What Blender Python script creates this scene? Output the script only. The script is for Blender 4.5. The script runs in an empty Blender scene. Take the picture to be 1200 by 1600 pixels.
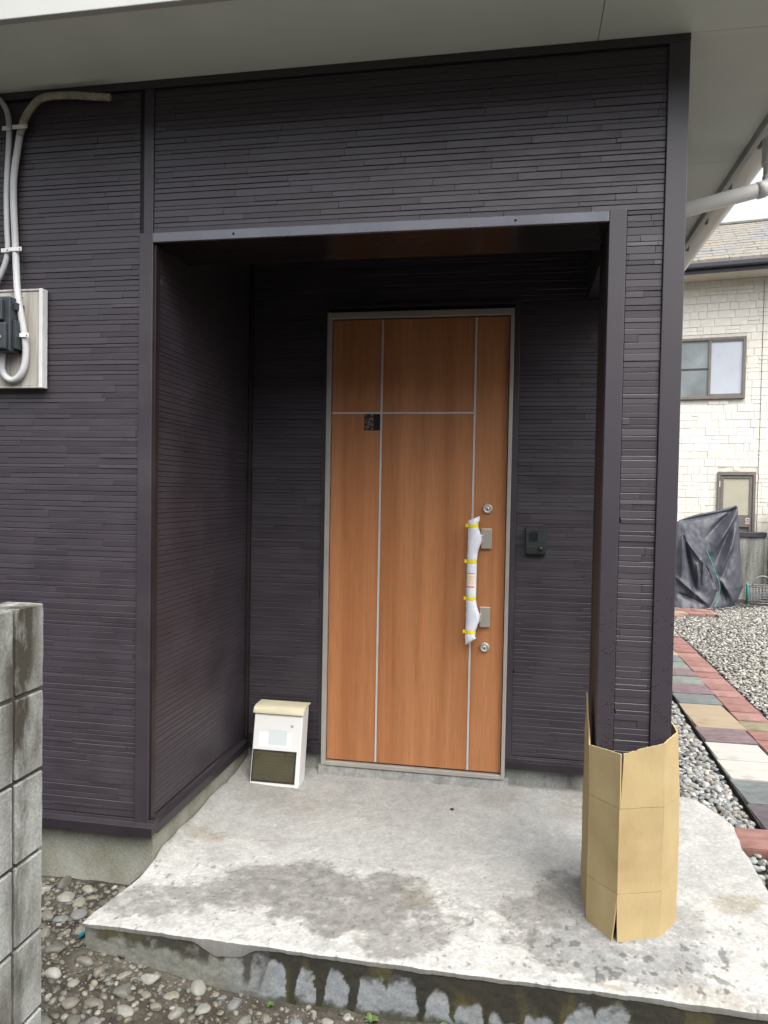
import bpy, bmesh, math, random
import numpy as np
from mathutils import Vector, Matrix, noise

scene = bpy.context.scene
R = math.radians

# ------------------------------------------------------------------ camera
CP = np.array([0.452, -2.6575, 1.4187])
YAW, PITCH, ROLL, FPX = 0.1787, -0.0271, 0.0178, 1148.59
_f = np.array([-math.sin(YAW) * math.cos(PITCH), math.cos(YAW) * math.cos(PITCH), math.sin(PITCH)])
_r = np.array([math.cos(YAW), math.sin(YAW), 0.0])
_u = np.cross(_r, _f)
CR = _r * math.cos(ROLL) + _u * math.sin(ROLL)
CU = -_r * math.sin(ROLL) + _u * math.cos(ROLL)
CF = _f
cam_d = bpy.data.cameras.new("camera")
cam = bpy.data.objects.new("camera", cam_d)
scene.collection.objects.link(cam)
M = Matrix(((CR[0], CU[0], -CF[0], CP[0]), (CR[1], CU[1], -CF[1], CP[1]), (CR[2], CU[2], -CF[2], CP[2]), (0, 0, 0, 1)))
cam.matrix_world = M
cam_d.sensor_fit = 'VERTICAL'
cam_d.sensor_height = 24.0
cam_d.lens = FPX / 1600.0 * 24.0
cam_d.clip_start = 0.05
cam_d.clip_end = 2000
scene.camera = cam

def project(P):
    d = np.asarray(P, float) - CP
    z = d @ CF
    return 600 + FPX * (d @ CR) / z, 800 - FPX * (d @ CU) / z, z

# ------------------------------------------------------------------ sky, sun, exposure
SUN_EL, SUN_AZ = R(60), R(140)          # azimuth clockwise from +Y
world = bpy.data.worlds.new("World")
scene.world = world
world.use_nodes = True
wn, wl = world.node_tree.nodes, world.node_tree.links
wn.clear()
sky = wn.new('ShaderNodeTexSky')
sky.sky_type = 'NISHITA'
sky.sun_disc = False
sky.sun_elevation = SUN_EL
sky.sun_rotation = SUN_AZ
sky.air_density = 1.0
sky.dust_density = 6.0
sky.ozone_density = 1.0
hsv = wn.new('ShaderNodeHueSaturation')      # overcast: nearly colourless sky
hsv.inputs['Saturation'].default_value = 0.42
bg = wn.new('ShaderNodeBackground')
bg.inputs['Strength'].default_value = 0.15
wo = wn.new('ShaderNodeOutputWorld')
wl.new(sky.outputs[0], hsv.inputs['Color'])
wl.new(hsv.outputs[0], bg.inputs['Color'])
wl.new(bg.outputs[0], wo.inputs['Surface'])
sun_d = bpy.data.lights.new("sun", 'SUN')
sun_d.energy = 1.2
sun_d.angle = R(70)
sun_d.color = (1.0, 0.985, 0.96)
sun = bpy.data.objects.new("sun", sun_d)
scene.collection.objects.link(sun)
to_sun = Vector((math.sin(SUN_AZ) * math.cos(SUN_EL), math.cos(SUN_AZ) * math.cos(SUN_EL), math.sin(SUN_EL)))
sun.rotation_euler = to_sun.to_track_quat('Z', 'Y').to_euler()
sun.location = (3, -4, 8)
scene.view_settings.view_transform = 'Standard'
scene.view_settings.look = 'None'
scene.view_settings.gamma = 1.0
scene.view_settings.exposure = 1.5
scene.view_settings.use_curve_mapping = False
scene.cycles.max_bounces = 8
scene.cycles.diffuse_bounces = 5

# ------------------------------------------------------------------ helpers
def coll():
    return scene.collection.objects

def tag(o, label=None, cat=None, group=None, kind=None):
    if label: o['label'] = label
    if cat: o['category'] = cat
    if group: o['group'] = group
    if kind: o['kind'] = kind
    return o

def empty(name, loc, label=None, cat=None, group=None):
    o = bpy.data.objects.new(name, None)
    o.empty_display_size = 0.05
    o.location = loc
    coll().link(o)
    return tag(o, label, cat, group)

def world_loc(o):
    v = Vector(o.location)
    return v if o.parent is None else v + Vector((0, 0, 0))

def adopt(o, parent):
    """child keeps its world-space mesh; roots are pure translations"""
    o.parent = parent
    m = Matrix.Identity(4)
    p = parent
    while p is not None and p.parent is not None:
        p = p.parent
    # roots: Empty with translation; meshes in between sit at identity in world space
    if parent.parent is None:
        o.matrix_parent_inverse = Matrix.Translation(Vector(parent.location)).inverted() if parent.location.length > 0 else m
    return o

class MB:
    def __init__(s):
        s.v, s.f = [], []
    def add(s, verts, faces):
        b = len(s.v)
        s.v += [tuple(q) for q in verts]
        s.f += [tuple(b + i for i in f) for f in faces]
        return s
    def box(s, x0, x1, y0, y1, z0, z1):
        return s.add([(x0, y0, z0), (x1, y0, z0), (x1, y1, z0), (x0, y1, z0), (x0, y0, z1), (x1, y0, z1), (x1, y1, z1), (x0, y1, z1)],
                     [(0, 3, 2, 1), (4, 5, 6, 7), (0, 1, 5, 4), (1, 2, 6, 5), (2, 3, 7, 6), (3, 0, 4, 7)])
    def prism(s, poly, axis, a0, a1):
        """poly: list of 2D pts; axis 'x': pts are (y,z); 'y': (x,z); 'z': (x,y)"""
        def mk(p, a):
            return {'x': (a, p[0], p[1]), 'y': (p[0], a, p[1]), 'z': (p[0], p[1], a)}[axis]
        n = len(poly)
        vs = [mk(p, a0) for p in poly] + [mk(p, a1) for p in poly]
        fs = [tuple(range(n)), tuple(range(2 * n - 1, n - 1, -1))]
        fs += [(i, n + i, n + (i + 1) % n, (i + 1) % n) for i in range(n)]
        return s.add(vs, fs)
    def tube(s, pts, r, n=12, caps=True):
        pts = [Vector(p) for p in pts]
        rs = r if isinstance(r, (list, tuple)) else [r] * len(pts)
        rings = []
        t0 = (pts[1] - pts[0]).normalized()
        ref = Vector((0, 0, 1)) if abs(t0.z) < .9 else Vector((1, 0, 0))
        nrm = (ref - t0 * ref.dot(t0)).normalized()
        for i, p in enumerate(pts):
            a = pts[max(i - 1, 0)]; b = pts[min(i + 1, len(pts) - 1)]
            t = (b - a).normalized()
            nrm = (nrm - t * nrm.dot(t)).normalized()
            bi = t.cross(nrm)
            rings.append([p + (nrm * math.cos(k * 2 * math.pi / n) + bi * math.sin(k * 2 * math.pi / n)) * rs[i] for k in range(n)])
        vs = [q for rg in rings for q in rg]
        fs = []
        for i in range(len(pts) - 1):
            for k in range(n):
                fs.append((i * n + k, i * n + (k + 1) % n, (i + 1) * n + (k + 1) % n, (i + 1) * n + k))
        if caps:
            fs.append(tuple(range(n - 1, -1, -1)))
            fs.append(tuple((len(pts) - 1) * n + k for k in range(n)))
        return s.add(vs, fs)
    def lathe_y(s, cx, y0, cz, prof, n=24):
        """prof: list of (radius, y offset) revolved about the y axis through (cx,cz)"""
        vs, fs = [], []
        for (r, dy) in prof:
            for k in range(n):
                a = 2 * math.pi * k / n
                vs.append((cx + r * math.cos(a), y0 + dy, cz + r * math.sin(a)))
        for i in range(len(prof) - 1):
            for k in range(n):
                fs.append((i * n + k, i * n + (k + 1) % n, (i + 1) * n + (k + 1) % n, (i + 1) * n + k))
        fs.append(tuple(range(n)))
        fs.append(tuple((len(prof) - 1) * n + k for k in range(n - 1, -1, -1)))
        return s.add(vs, fs)
    def mesh(s, name):
        me = bpy.data.meshes.new(name)
        me.from_pydata(s.v, [], s.f)
        bm = bmesh.new(); bm.from_mesh(me)
        bmesh.ops.recalc_face_normals(bm, faces=bm.faces)
        bm.to_mesh(me); bm.free()
        return me
    def build(s, name, mat, parent=None, bevel=0, smooth=False, seg=2):
        me = s.mesh(name)
        o = bpy.data.objects.new(name, me)
        me.materials.append(mat)
        coll().link(o)
        if parent is not None: adopt(o, parent)
        if bevel:
            m = o.modifiers.new('bevel', 'BEVEL'); m.width = bevel; m.segments = seg; m.limit_method = 'ANGLE'; m.angle_limit = R(40)
        if smooth:
            for p in me.polygons: p.use_smooth = True
        return o

def spline(pts, n=8):
    out = []
    P = [Vector(p) for p in pts]
    P = [P[0] * 2 - P[1]] + P + [P[-1] * 2 - P[-2]]
    for i in range(1, len(P) - 2):
        for k in range(n):
            t = k / n
            a, b, c, d = P[i - 1], P[i], P[i + 1], P[i + 2]
            out.append(0.5 * ((2 * b) + (-a + c) * t + (2 * a - 5 * b + 4 * c - d) * t * t + (-a + 3 * b - 3 * c + d) * t ** 3))
    out.append(P[-2])
    return out

def np_mesh(name, V, F, mat, col=None, smooth=True, parent=None):
    """V (n,3), F (m,k) same-size polygons, col (n,3) linear vertex colours"""
    me = bpy.data.meshes.new(name)
    V = np.asarray(V, np.float32); F = np.asarray(F, np.int32)
    me.vertices.add(len(V)); me.vertices.foreach_set('co', V.ravel())
    k = F.shape[1]
    me.loops.add(F.size); me.loops.foreach_set('vertex_index', F.ravel())
    me.polygons.add(len(F))
    me.polygons.foreach_set('loop_start', np.arange(0, F.size, k, dtype=np.int32))
    me.polygons.foreach_set('use_smooth', np.full(len(F), smooth))
    me.update(calc_edges=True)
    if col is not None:
        a = me.color_attributes.new('Col', 'FLOAT_COLOR', 'POINT')
        c4 = np.ones((len(V), 4), np.float32); c4[:, :3] = col
        a.data.foreach_set('color', c4.ravel())
    me.materials.append(mat)
    me.validate()
    o = bpy.data.objects.new(name, me)
    coll().link(o)
    if parent is not None: adopt(o, parent)
    return o

def fbm(x, y, z=0.0, sc=1.0, oct=4):
    return noise.fractal(Vector((x * sc, y * sc, z * sc)), 1.0, 2.0, oct)

# numpy value noise (2D) for vertex colours
def vnoise(x, y, seed=0):
    rng = np.random.RandomState(seed)
    T = rng.rand(256, 256)
    xi = np.floor(x).astype(int); yi = np.floor(y).astype(int)
    fx = x - xi; fy = y - yi
    fx = fx * fx * (3 - 2 * fx); fy = fy * fy * (3 - 2 * fy)
    g = lambda a, b: T[a % 256, b % 256]
    return (g(xi, yi) * (1 - fx) + g(xi + 1, yi) * fx) * (1 - fy) + (g(xi, yi + 1) * (1 - fx) + g(xi + 1, yi + 1) * fx) * fy
def vfbm(x, y, seed=0, oct=5, gain=.5):
    s = 0; a = 1; t = 0
    for i in range(oct):
        s = s + a * vnoise(x * 2 ** i + 17.3 * i, y * 2 ** i - 9.1 * i, seed + i); t += a; a *= gain
    return s / t
def sst(a, b, x):
    t = np.clip((x - a) / (b - a), 0, 1)
    return t * t * (3 - 2 * t)
def mixc(c0, c1, t):
    return c0 * (1 - t[..., None]) + np.array(c1) * t[..., None]

# ------------------------------------------------------------------ materials
def mat(name, rough=.6, spec=.3, metal=0.0):
    m = bpy.data.materials.new(name)
    m.use_nodes = True
    b = m.node_tree.nodes['Principled BSDF']
    b.inputs['Roughness'].default_value = rough
    b.inputs['Specular IOR Level'].default_value = min(1, spec)
    b.inputs['Metallic'].default_value = metal
    return m, m.node_tree.nodes, m.node_tree.links, b

def nd(N, t, **kw):
    n = N.new(t)
    for k, v in kw.items(): setattr(n, k, v)
    return n

def noise_tex(N, L, coord, scale, detail=4, rough=.55, stretch=None):
    t = N.new('ShaderNodeTexNoise')
    t.inputs['Scale'].default_value = scale
    t.inputs['Detail'].default_value = detail
    t.inputs['Roughness'].default_value = rough
    if stretch:
        mp = N.new('ShaderNodeMapping'); mp.inputs['Scale'].default_value = stretch
        L.new(coord, mp.inputs['Vector']); coord = mp.outputs[0]
    L.new(coord, t.inputs['Vector'])
    return t

def ramp(N, L, fac, stops):
    r = N.new('ShaderNodeValToRGB')
    e = r.color_ramp.elements
    while len(e) < len(stops): e.new(.5)
    for i, (p, c) in enumerate(stops):
        e[i].position = p
        e[i].color = (c[0], c[1], c[2], 1) if not isinstance(c, (int, float)) else (c, c, c, 1)
    L.new(fac, r.inputs[0])
    return r

def bump(N, L, b, height, strength=.3, dist=.002):
    u = N.new('ShaderNodeBump')
    u.inputs['Strength'].default_value = strength
    u.inputs['Distance'].default_value = dist
    L.new(height, u.inputs['Height'])
    L.new(u.outputs[0], b.inputs['Normal'])
    return u

def simple(name, c, rough=.6, spec=.3, metal=0.0, var=.12, scale=12, bscale=0, bstr=.15, bdist=.001, rvar=.1):
    m, N, L, b = mat(name, rough, spec, metal)
    tc = N.new('ShaderNodeTexCoord').outputs['Object']
    t = noise_tex(N, L, tc, scale, 5)
    r = ramp(N, L, t.outputs[0], [(.3, [x * (1 - var) for x in c]), (.7, [min(1, x * (1 + var)) for x in c])])
    L.new(r.outputs[0], b.inputs['Base Color'])
    if rvar:
        rr = ramp(N, L, t.outputs[0], [(.3, max(0, rough - rvar)), (.7, min(1, rough + rvar))])
        L.new(rr.outputs[0], b.inputs['Roughness'])
    if bscale:
        t2 = noise_tex(N, L, tc, bscale, 4)
        bump(N, L, b, t2.outputs[0], bstr, bdist)
    return m

SIDE = (.0262, .0203, .0268)
m_siding = simple('siding_brown_purple', SIDE, .52, .7, var=.12, scale=5, bscale=420, bstr=.22, bdist=.0008)
m_trim = simple('trim_brown_purple', (.0272, .0213, .028), .50, .75, var=.10, scale=5, bscale=400, bstr=.15, bdist=.0005)
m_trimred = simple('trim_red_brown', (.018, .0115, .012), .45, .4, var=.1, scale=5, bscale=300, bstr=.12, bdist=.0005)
m_core = simple('siding_core', (.018, .015, .018), .6, .2)

# rain-wet trim near the foot of the post
def wet_trim():
    m, N, L, b = mat('trim_with_rain_drops', .48, .75)
    tc = N.new('ShaderNodeTexCoord').outputs['Object']
    t = noise_tex(N, L, tc, 5)
    r = ramp(N, L, t.outputs[0], [(.3, (.026, .021, .028)), (.7, (.031, .025, .033))])
    v = N.new('ShaderNodeTexVoronoi'); v.inputs['Scale'].default_value = 125; v.inputs['Randomness'].default_value = 1
    mp = N.new('ShaderNodeMapping'); mp.inputs['Scale'].default_value = (1, 1, .7)
    L.new(tc, mp.inputs[0]); L.new(mp.outputs[0], v.inputs['Vector'])
    # drops only where the coarse noise allows and only below about a metre
    t2 = noise_tex(N, L, tc, 34, 3)
    g = ramp(N, L, t2.outputs[0], [(.42, 0), (.56, 1)])
    sep = N.new('ShaderNodeSeparateXYZ'); L.new(tc, sep.inputs[0])
    mr = N.new('ShaderNodeMapRange'); mr.inputs['From Min'].default_value = 1.35; mr.inputs['From Max'].default_value = .8
    L.new(sep.outputs['Z'], mr.inputs['Value'])
    d = ramp(N, L, v.outputs['Distance'], [(.18, 1), (.34, 0)])
    m1 = nd(N, 'ShaderNodeMath', operation='MULTIPLY'); L.new(d.outputs[0], m1.inputs[0]); L.new(g.outputs[0], m1.inputs[1])
    m2 = nd(N, 'ShaderNodeMath', operation='MULTIPLY'); L.new(m1.outputs[0], m2.inputs[0]); L.new(mr.outputs[0], m2.inputs[1])
    mx = nd(N, 'ShaderNodeMix', data_type='RGBA'); L.new(m2.outputs[0], mx.inputs[0])
    L.new(r.outputs[0], mx.inputs[6]); mx.inputs[7].default_value = (.012, .010, .012, 1)
    L.new(mx.outputs[2], b.inputs['Base Color'])
    rr = ramp(N, L, m2.outputs[0], [(0, .45), (1, .1)]); L.new(rr.outputs[0], b.inputs['Roughness'])
    bump(N, L, b, m2.outputs[0], .5, .0015)
    return m
m_wet = wet_trim()
m_header = simple('header_flashing', (.15, .155, .175), .3, .5, .5, var=.08, scale=4)
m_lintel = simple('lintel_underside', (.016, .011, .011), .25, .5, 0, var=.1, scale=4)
m_flash = simple('drip_flashing', (.018, .0145, .018), .35, .45, var=.12, scale=8)
m_soffit = simple('soffit_paint', (.70, .745, .69), .75, .15, var=.05, scale=3, bscale=300, bstr=.1, bdist=.0005)
m_fascia = simple('fascia_paint', (.44, .455, .43), .5, .3, var=.06, scale=4, bscale=200, bstr=.06)
m_gutter = simple('gutter_pvc', (.74, .73, .67), .4, .4, var=.06, scale=5)
m_pipe = simple('downpipe_pvc', (.82, .825, .80), .35, .4, var=.05, scale=5)
m_gutterdark = simple('gutter_bracket', (.12, .12, .11), .5, .4)
m_roof = simple('roof_sheet', (.09, .09, .10), .6, .3)
m_alu = simple('champagne_frame', (.36, .34, .305), .42, .5, .25, var=.06, scale=7)
m_inlay = simple('inlay_strip', (.50, .495, .47), .4, .5, .15, var=.06)
m_nickel = simple('brushed_nickel', (.50, .475, .42), .38, .5, .55, var=.03, scale=30, rvar=0)
m_black = simple('black_rubber', (.012, .012, .012), .5, .3)

def stained_concrete(name, base, dark, pale, sc=4, rough=.85, bsc=60, streak=(1, 1, .35), bd=.003):
    m, N, L, b = mat(name, rough, .2)
    tc = N.new('ShaderNodeTexCoord').outputs['Object']
    t = noise_tex(N, L, tc, sc, 7, .6, streak)
    r = ramp(N, L, t.outputs[0], [(.32, dark), (.5, base), (.68, pale)])
    t2 = noise_tex(N, L, tc, bsc, 6, .65)
    mx = nd(N, 'ShaderNodeMix', data_type='RGBA', blend_type='MULTIPLY'); mx.inputs[0].default_value = .7
    r2 = ramp(N, L, t2.outputs[0], [(.3, .55), (.65, 1.15)])
    L.new(r.outputs[0], mx.inputs[6]); L.new(r2.outputs[0], mx.inputs[7])
    L.new(mx.outputs[2], b.inputs['Base Color'])
    bump(N, L, b, t2.outputs[0], .6, bd)
    return m
m_found = stained_concrete('foundation_concrete', (.225, .228, .185), (.165, .165, .12), (.28, .285, .25), 6, .9, 150, (1, 1, .6), .0015)
m_block = stained_concrete('weathered_block', (.26, .268, .248), (.085, .08, .068), (.35, .365, .345), 6, .92, 110, (1, 1, .45), .003)
def block_dirt():
    N, L = m_block.node_tree.nodes, m_block.node_tree.links
    b = N['Principled BSDF']
    src = b.inputs['Base Color'].links[0].from_socket
    tc = N.new('ShaderNodeTexCoord').outputs['Object']
    sp = N.new('ShaderNodeSeparateXYZ'); L.new(tc, sp.inputs[0])
    t = noise_tex(N, L, tc, 9, 6, .65, (1, 1, .4))
    ad = nd(N, 'ShaderNodeMath', operation='ADD'); ad.inputs[1].default_value = 1.112; L.new(sp.outputs['Y'], ad.inputs[0])
    ab = nd(N, 'ShaderNodeMath', operation='ABSOLUTE'); L.new(ad.outputs[0], ab.inputs[0])
    mr = N.new('ShaderNodeMapRange'); mr.inputs['From Min'].default_value = .075; mr.inputs['From Max'].default_value = .0; L.new(ab.outputs[0], mr.inputs['Value'])
    mz = N.new('ShaderNodeMapRange'); mz.inputs['From Min'].default_value = .55; mz.inputs['From Max'].default_value = 1.1; mz.inputs['To Max'].default_value = .5; L.new(sp.outputs['Z'], mz.inputs['Value'])
    yl = nd(N, 'ShaderNodeMath', operation='LESS_THAN'); yl.inputs[1].default_value = -1.0; L.new(sp.outputs['Y'], yl.inputs[0])
    mzz = nd(N, 'ShaderNodeMath', operation='MULTIPLY'); L.new(mz.outputs[0], mzz.inputs[0]); L.new(yl.outputs[0], mzz.inputs[1])
    s1 = nd(N, 'ShaderNodeMath', operation='ADD'); L.new(mr.outputs[0], s1.inputs[0]); L.new(mzz.outputs[0], s1.inputs[1])
    r = ramp(N, L, t.outputs[0], [(.38, 0), (.58, 1)])
    m1 = nd(N, 'ShaderNodeMath', operation='MULTIPLY', use_clamp=True); L.new(s1.outputs[0], m1.inputs[0]); L.new(r.outputs[0], m1.inputs[1])
    mx = nd(N, 'ShaderNodeMix', data_type='RGBA'); L.new(m1.outputs[0], mx.inputs[0]); L.new(src, mx.inputs[6]); mx.inputs[7].default_value = (.045, .040, .031, 1)
    L.new(mx.outputs[2], b.inputs['Base Color'])
block_dirt()
m_mortar = stained_concrete('mortar', (.06, .055, .046), (.03, .027, .022), (.11, .10, .09), 10, .95)
m_soil = stained_concrete('soil', (.048, .042, .033), (.024, .020, .016), (.085, .077, .064), 9, .95, 70, (1, 1, 1), .012)
m_bed = stained_concrete('gravel_bed', (.07, .068, .062), (.03, .029, .026), (.12, .115, .105), 30, .95, 90, (1, 1, 1), .01)

def vcol_mat(name, rough=.85, spec=.2, bsc=80, bstr=.5, bd=.002, mul=(.75, 1.2), fine=130):
    m, N, L, b = mat(name, rough, spec)
    a = N.new('ShaderNodeVertexColor'); a.layer_name = 'Col'
    tc = N.new('ShaderNodeTexCoord').outputs['Object']
    t2 = noise_tex(N, L, tc, fine, 6, .65)
    r2 = ramp(N, L, t2.outputs[0], [(.3, mul[0]), (.7, mul[1])])
    mx = nd(N, 'ShaderNodeMix', data_type='RGBA', blend_type='MULTIPLY'); mx.inputs[0].default_value = 1
    L.new(a.outputs[0], mx.inputs[6]); L.new(r2.outputs[0], mx.inputs[7])
    L.new(mx.outputs[2], b.inputs['Base Color'])
    t3 = noise_tex(N, L, tc, bsc, 6, .6)
    bump(N, L, b, t3.outputs[0], bstr, bd)
    return m
m_slab = vcol_mat('slab_concrete', .85, .2, 55, .4, .003, (.86, 1.1))
m_slabface = vcol_mat('slab_face_concrete', .6, .35, 60, .5, .003)
m_pebble = vcol_mat('pebbles', .6, .3, 120, .25, .001, (.8, 1.2), 90)
m_leafy = simple('weed_leaf', (.062, .10, .028), .5, .3, var=.3, scale=60)

def wood():
    m, N, L, b = mat('door_wood_grain', .42, .35)
    tc = N.new('ShaderNodeTexCoord').outputs['Object']
    # wide plank bands, flowing grain, fine pores
    band = noise_tex(N, L, tc, 1.0, 2, .5, (9, 9, .12))
    grain = noise_tex(N, L, tc, 1.0, 6, .6, (55, 55, 1.1))
    pores = noise_tex(N, L, tc, 1.0, 3, .6, (420, 420, 7))
    flow = noise_tex(N, L, tc, 1.0, 4, .55, (16, 16, .9))
    r1 = ramp(N, L, band.outputs[0], [(.35, (.345, .137, .053)), (.5, (.385, .160, .064)), (.62, (.42, .184, .077))])
    r2 = ramp(N, L, grain.outputs[0], [(.3, .88), (.7, 1.10)])
    r3 = ramp(N, L, pores.outputs[0], [(.35, .78), (.6, 1.07)])
    r4 = ramp(N, L, flow.outputs[0], [(.35, .9), (.65, 1.08)])
    prev = r1.outputs[0]
    for r in (r2, r3, r4):
        mx = nd(N, 'ShaderNodeMix', data_type='RGBA', blend_type='MULTIPLY'); mx.inputs[0].default_value = .85
        L.new(prev, mx.inputs[6]); L.new(r.outputs[0], mx.inputs[7]); prev = mx.outputs[2]
    L.new(prev, b.inputs['Base Color'])
    bump(N, L, b, pores.outputs[0], .12, .0006)
    return m
m_wood = wood()

def cardboard():
    m, N, L, b = mat('cardboard', .8, .15)
    tc = N.new('ShaderNodeTexCoord').outputs['Object']
    t = noise_tex(N, L, tc, 4.5, 5)
    r = ramp(N, L, t.outputs[0], [(.26, (.285, .210, .098)), (.42, (.335, .256, .130)), (.7, (.372, .292, .152))])
    t2 = noise_tex(N, L, tc, 1.0, 3, .6, (500, 500, 40))
    r2 = ramp(N, L, t2.outputs[0], [(.3, .92), (.7, 1.06)])
    mx = nd(N, 'ShaderNodeMix', data_type='RGBA', blend_type='MULTIPLY'); mx.inputs[0].default_value = 1
    L.new(r.outputs[0], mx.inputs[6]); L.new(r2.outputs[0], mx.inputs[7])
    L.new(mx.outputs[2], b.inputs['Base Color'])
    # faint corrugation ribs
    w = N.new('ShaderNodeTexWave'); w.bands_direction = 'Z'; w.inputs['Scale'].default_value = 70; w.inputs['Distortion'].default_value = .4
    L.new(tc, w.inputs['Vector'])
    bump(N, L, b, w.outputs[0], .05, .001)
    return m
m_card = cardboard()
m_cardtorn = simple('cardboard_torn_edge', (.50, .36, .24), .9, .1, var=.25, scale=80)
m_white = simple('mailbox_white', (.62, .62, .605), .35, .4, var=.03, scale=6)
m_cream = simple('mailbox_lid_cream', (.56, .52, .37), .38, .4, var=.05, scale=9)
m_sticker = simple('paper_sticker', (.72, .76, .77), .5, .3, var=.02)
m_plate = simple('blank_name_plate', (.52, .565, .57), .5, .3, var=.02)

# ================================================================== TERRAIN / GROUND
def ground_z(x, y):
    g = -.266
    g += .092 * max(0.0, min(1.0, (-.35 - x) / .65)) * max(0.0, min(1.0, (y + .95) / .6))   # rises towards the left wall
    g += .02 * max(0.0, min(1.0, (y - .2) / 1.0)) if x > 1 else 0
    return g
def build_ground():
    xs = np.concatenate([[-400, -120, -40, -14, -6, -3.5], np.arange(-2.6, 1.45, .05), np.arange(1.45, 6.5, .25), [8, 14, 40, 120, 400]])
    ys = np.concatenate([[-400, -120, -40, -14, -6, -3.5], np.arange(-2.4, .5, .05), np.arange(.5, 12, .25), [14, 18, 40, 120, 400]])
    V = []
    for y in ys:
        for x in xs:
            z = ground_z(x, y)
            if -2.6 < x < 1.4 and -2.4 < y < .5:
                z += .012 * fbm(x, y, 0, 5, 4) + .006 * fbm(x, y, 3, 22, 3)
            V.append((x, y, z))
    nx = len(xs); F = []
    for j in range(len(ys) - 1):
        for i in range(nx - 1):
            F.append((j * nx + i, j * nx + i + 1, (j + 1) * nx + i + 1, (j + 1) * nx + i))
    o = np_mesh('ground', V, F, m_soil)
    return tag(o, kind='structure')
build_ground()

# ================================================================== HOUSE
xA, xB, xC = -.951, .747, .988
zT, zF, zS = 2.364, .055, 2.98
DB = 1.05                        # back wall of the porch
house = empty('house', (-.95, 0, -.22), 'dark purple-brown house with ribbed siding and a recessed entrance porch', 'house')

# ---- siding generator -------------------------------------------------------
rngS = random.Random(7)
ROW_H = [.028, .021, .032, .025, .017, .029, .024, .033, .020, .025, .030, .018, .026, .032, .022, .026, .018]
def siding_blocks(seed, umin, umax, zmin, zmax):
    rg = random.Random(seed)
    out = []
    z = zmin; i = seed
    while z < zmax:
        h = ROW_H[i % len(ROW_H)] * .86; i += 1
        u = umin - rg.random() * .3
        d = .001
        while u < umax:
            ln = rg.choice((.15, .225, .3, .3, .375, .45, .6, .75))
            d2 = rg.choice([q for q in (.0003, .0009, .0014, .0021) if abs(q - d) > .0004])
            out.append((u, u + ln, z, z + h, d2, rg.random()))
            d = d2; u += ln
        z += h
    return out
def clip(blocks, u0, u1, z0, z1):
    r = []
    for (a, b, c, e, d, q) in blocks:
        a2, b2, c2, e2 = max(a, u0), min(b, u1), max(c, z0), min(e, z1)
        if b2 - a2 > .008 and e2 - c2 > .005: r.append((a2, b2, c2, e2, d, q))
    return r
def strip_geo(w, h, d, gap, tilt=0.0):
    """a strip in local (u, depth out, v) with bottom groove and chamfers; depth measured outwards"""
    c = min(.0013, h * .2)
    v0 = gap
    back = -.006
    g = .0001
    vs = [(g, back, v0), (w - g, back, v0), (w - g, back, h), (g, back, h),
          (g, d - c, v0), (w - g, d - c, v0), (w - g, d - c, h), (g, d - c, h),
          (g + c * .7, d + tilt, v0 + c), (w - g - c * .7, d + tilt, v0 + c), (w - g - c * .7, d - tilt, h - c * 1.4), (g + c * .7, d - tilt, h - c * 1.4)]
    fs = [(0, 1, 5, 4), (1, 2, 6, 5), (2, 3, 7, 6), (3, 0, 4, 7), (4, 5, 9, 8), (5, 6, 10, 9), (6, 7, 11, 10), (7, 4, 8, 11), (8, 9, 10, 11)]
    return vs, fs
MAPS = {
    'front': lambda u, d, v: (u, .001 - d, v),
    'back': lambda u, d, v: (u, DB + .001 - d, v),
    'left': lambda u, d, v: (xA - .001 + d, u, v),        # porch side wall, faces +x, u = y
    'postin': lambda u, d, v: (xB + .001 - d, u, v),      # post inner face, faces -x
    'right': lambda u, d, v: (xC - .001 + d, u, v),       # outer side wall, faces +x
}
pending = []       # (pixel area, part, map, block)
def add_siding(part, mp, blocks):
    for b in blocks:
        a, bb, c, e, d, q = b
        P0 = project(MAPS[mp](a, d, c)); P1 = project(MAPS[mp](bb, d, e))
        area = abs(P1[0] - P0[0]) * abs(P1[1] - P0[1])
        cx, cy = (P0[0] + P1[0]) / 2, (P0[1] + P1[1]) / 2
        if P0[2] < .1 or not (0 < cx < 1200 and 0 < cy < 1600): area = 0
        if mp != 'front': area *= .01
        pending.append((area, part, mp, b))
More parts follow.
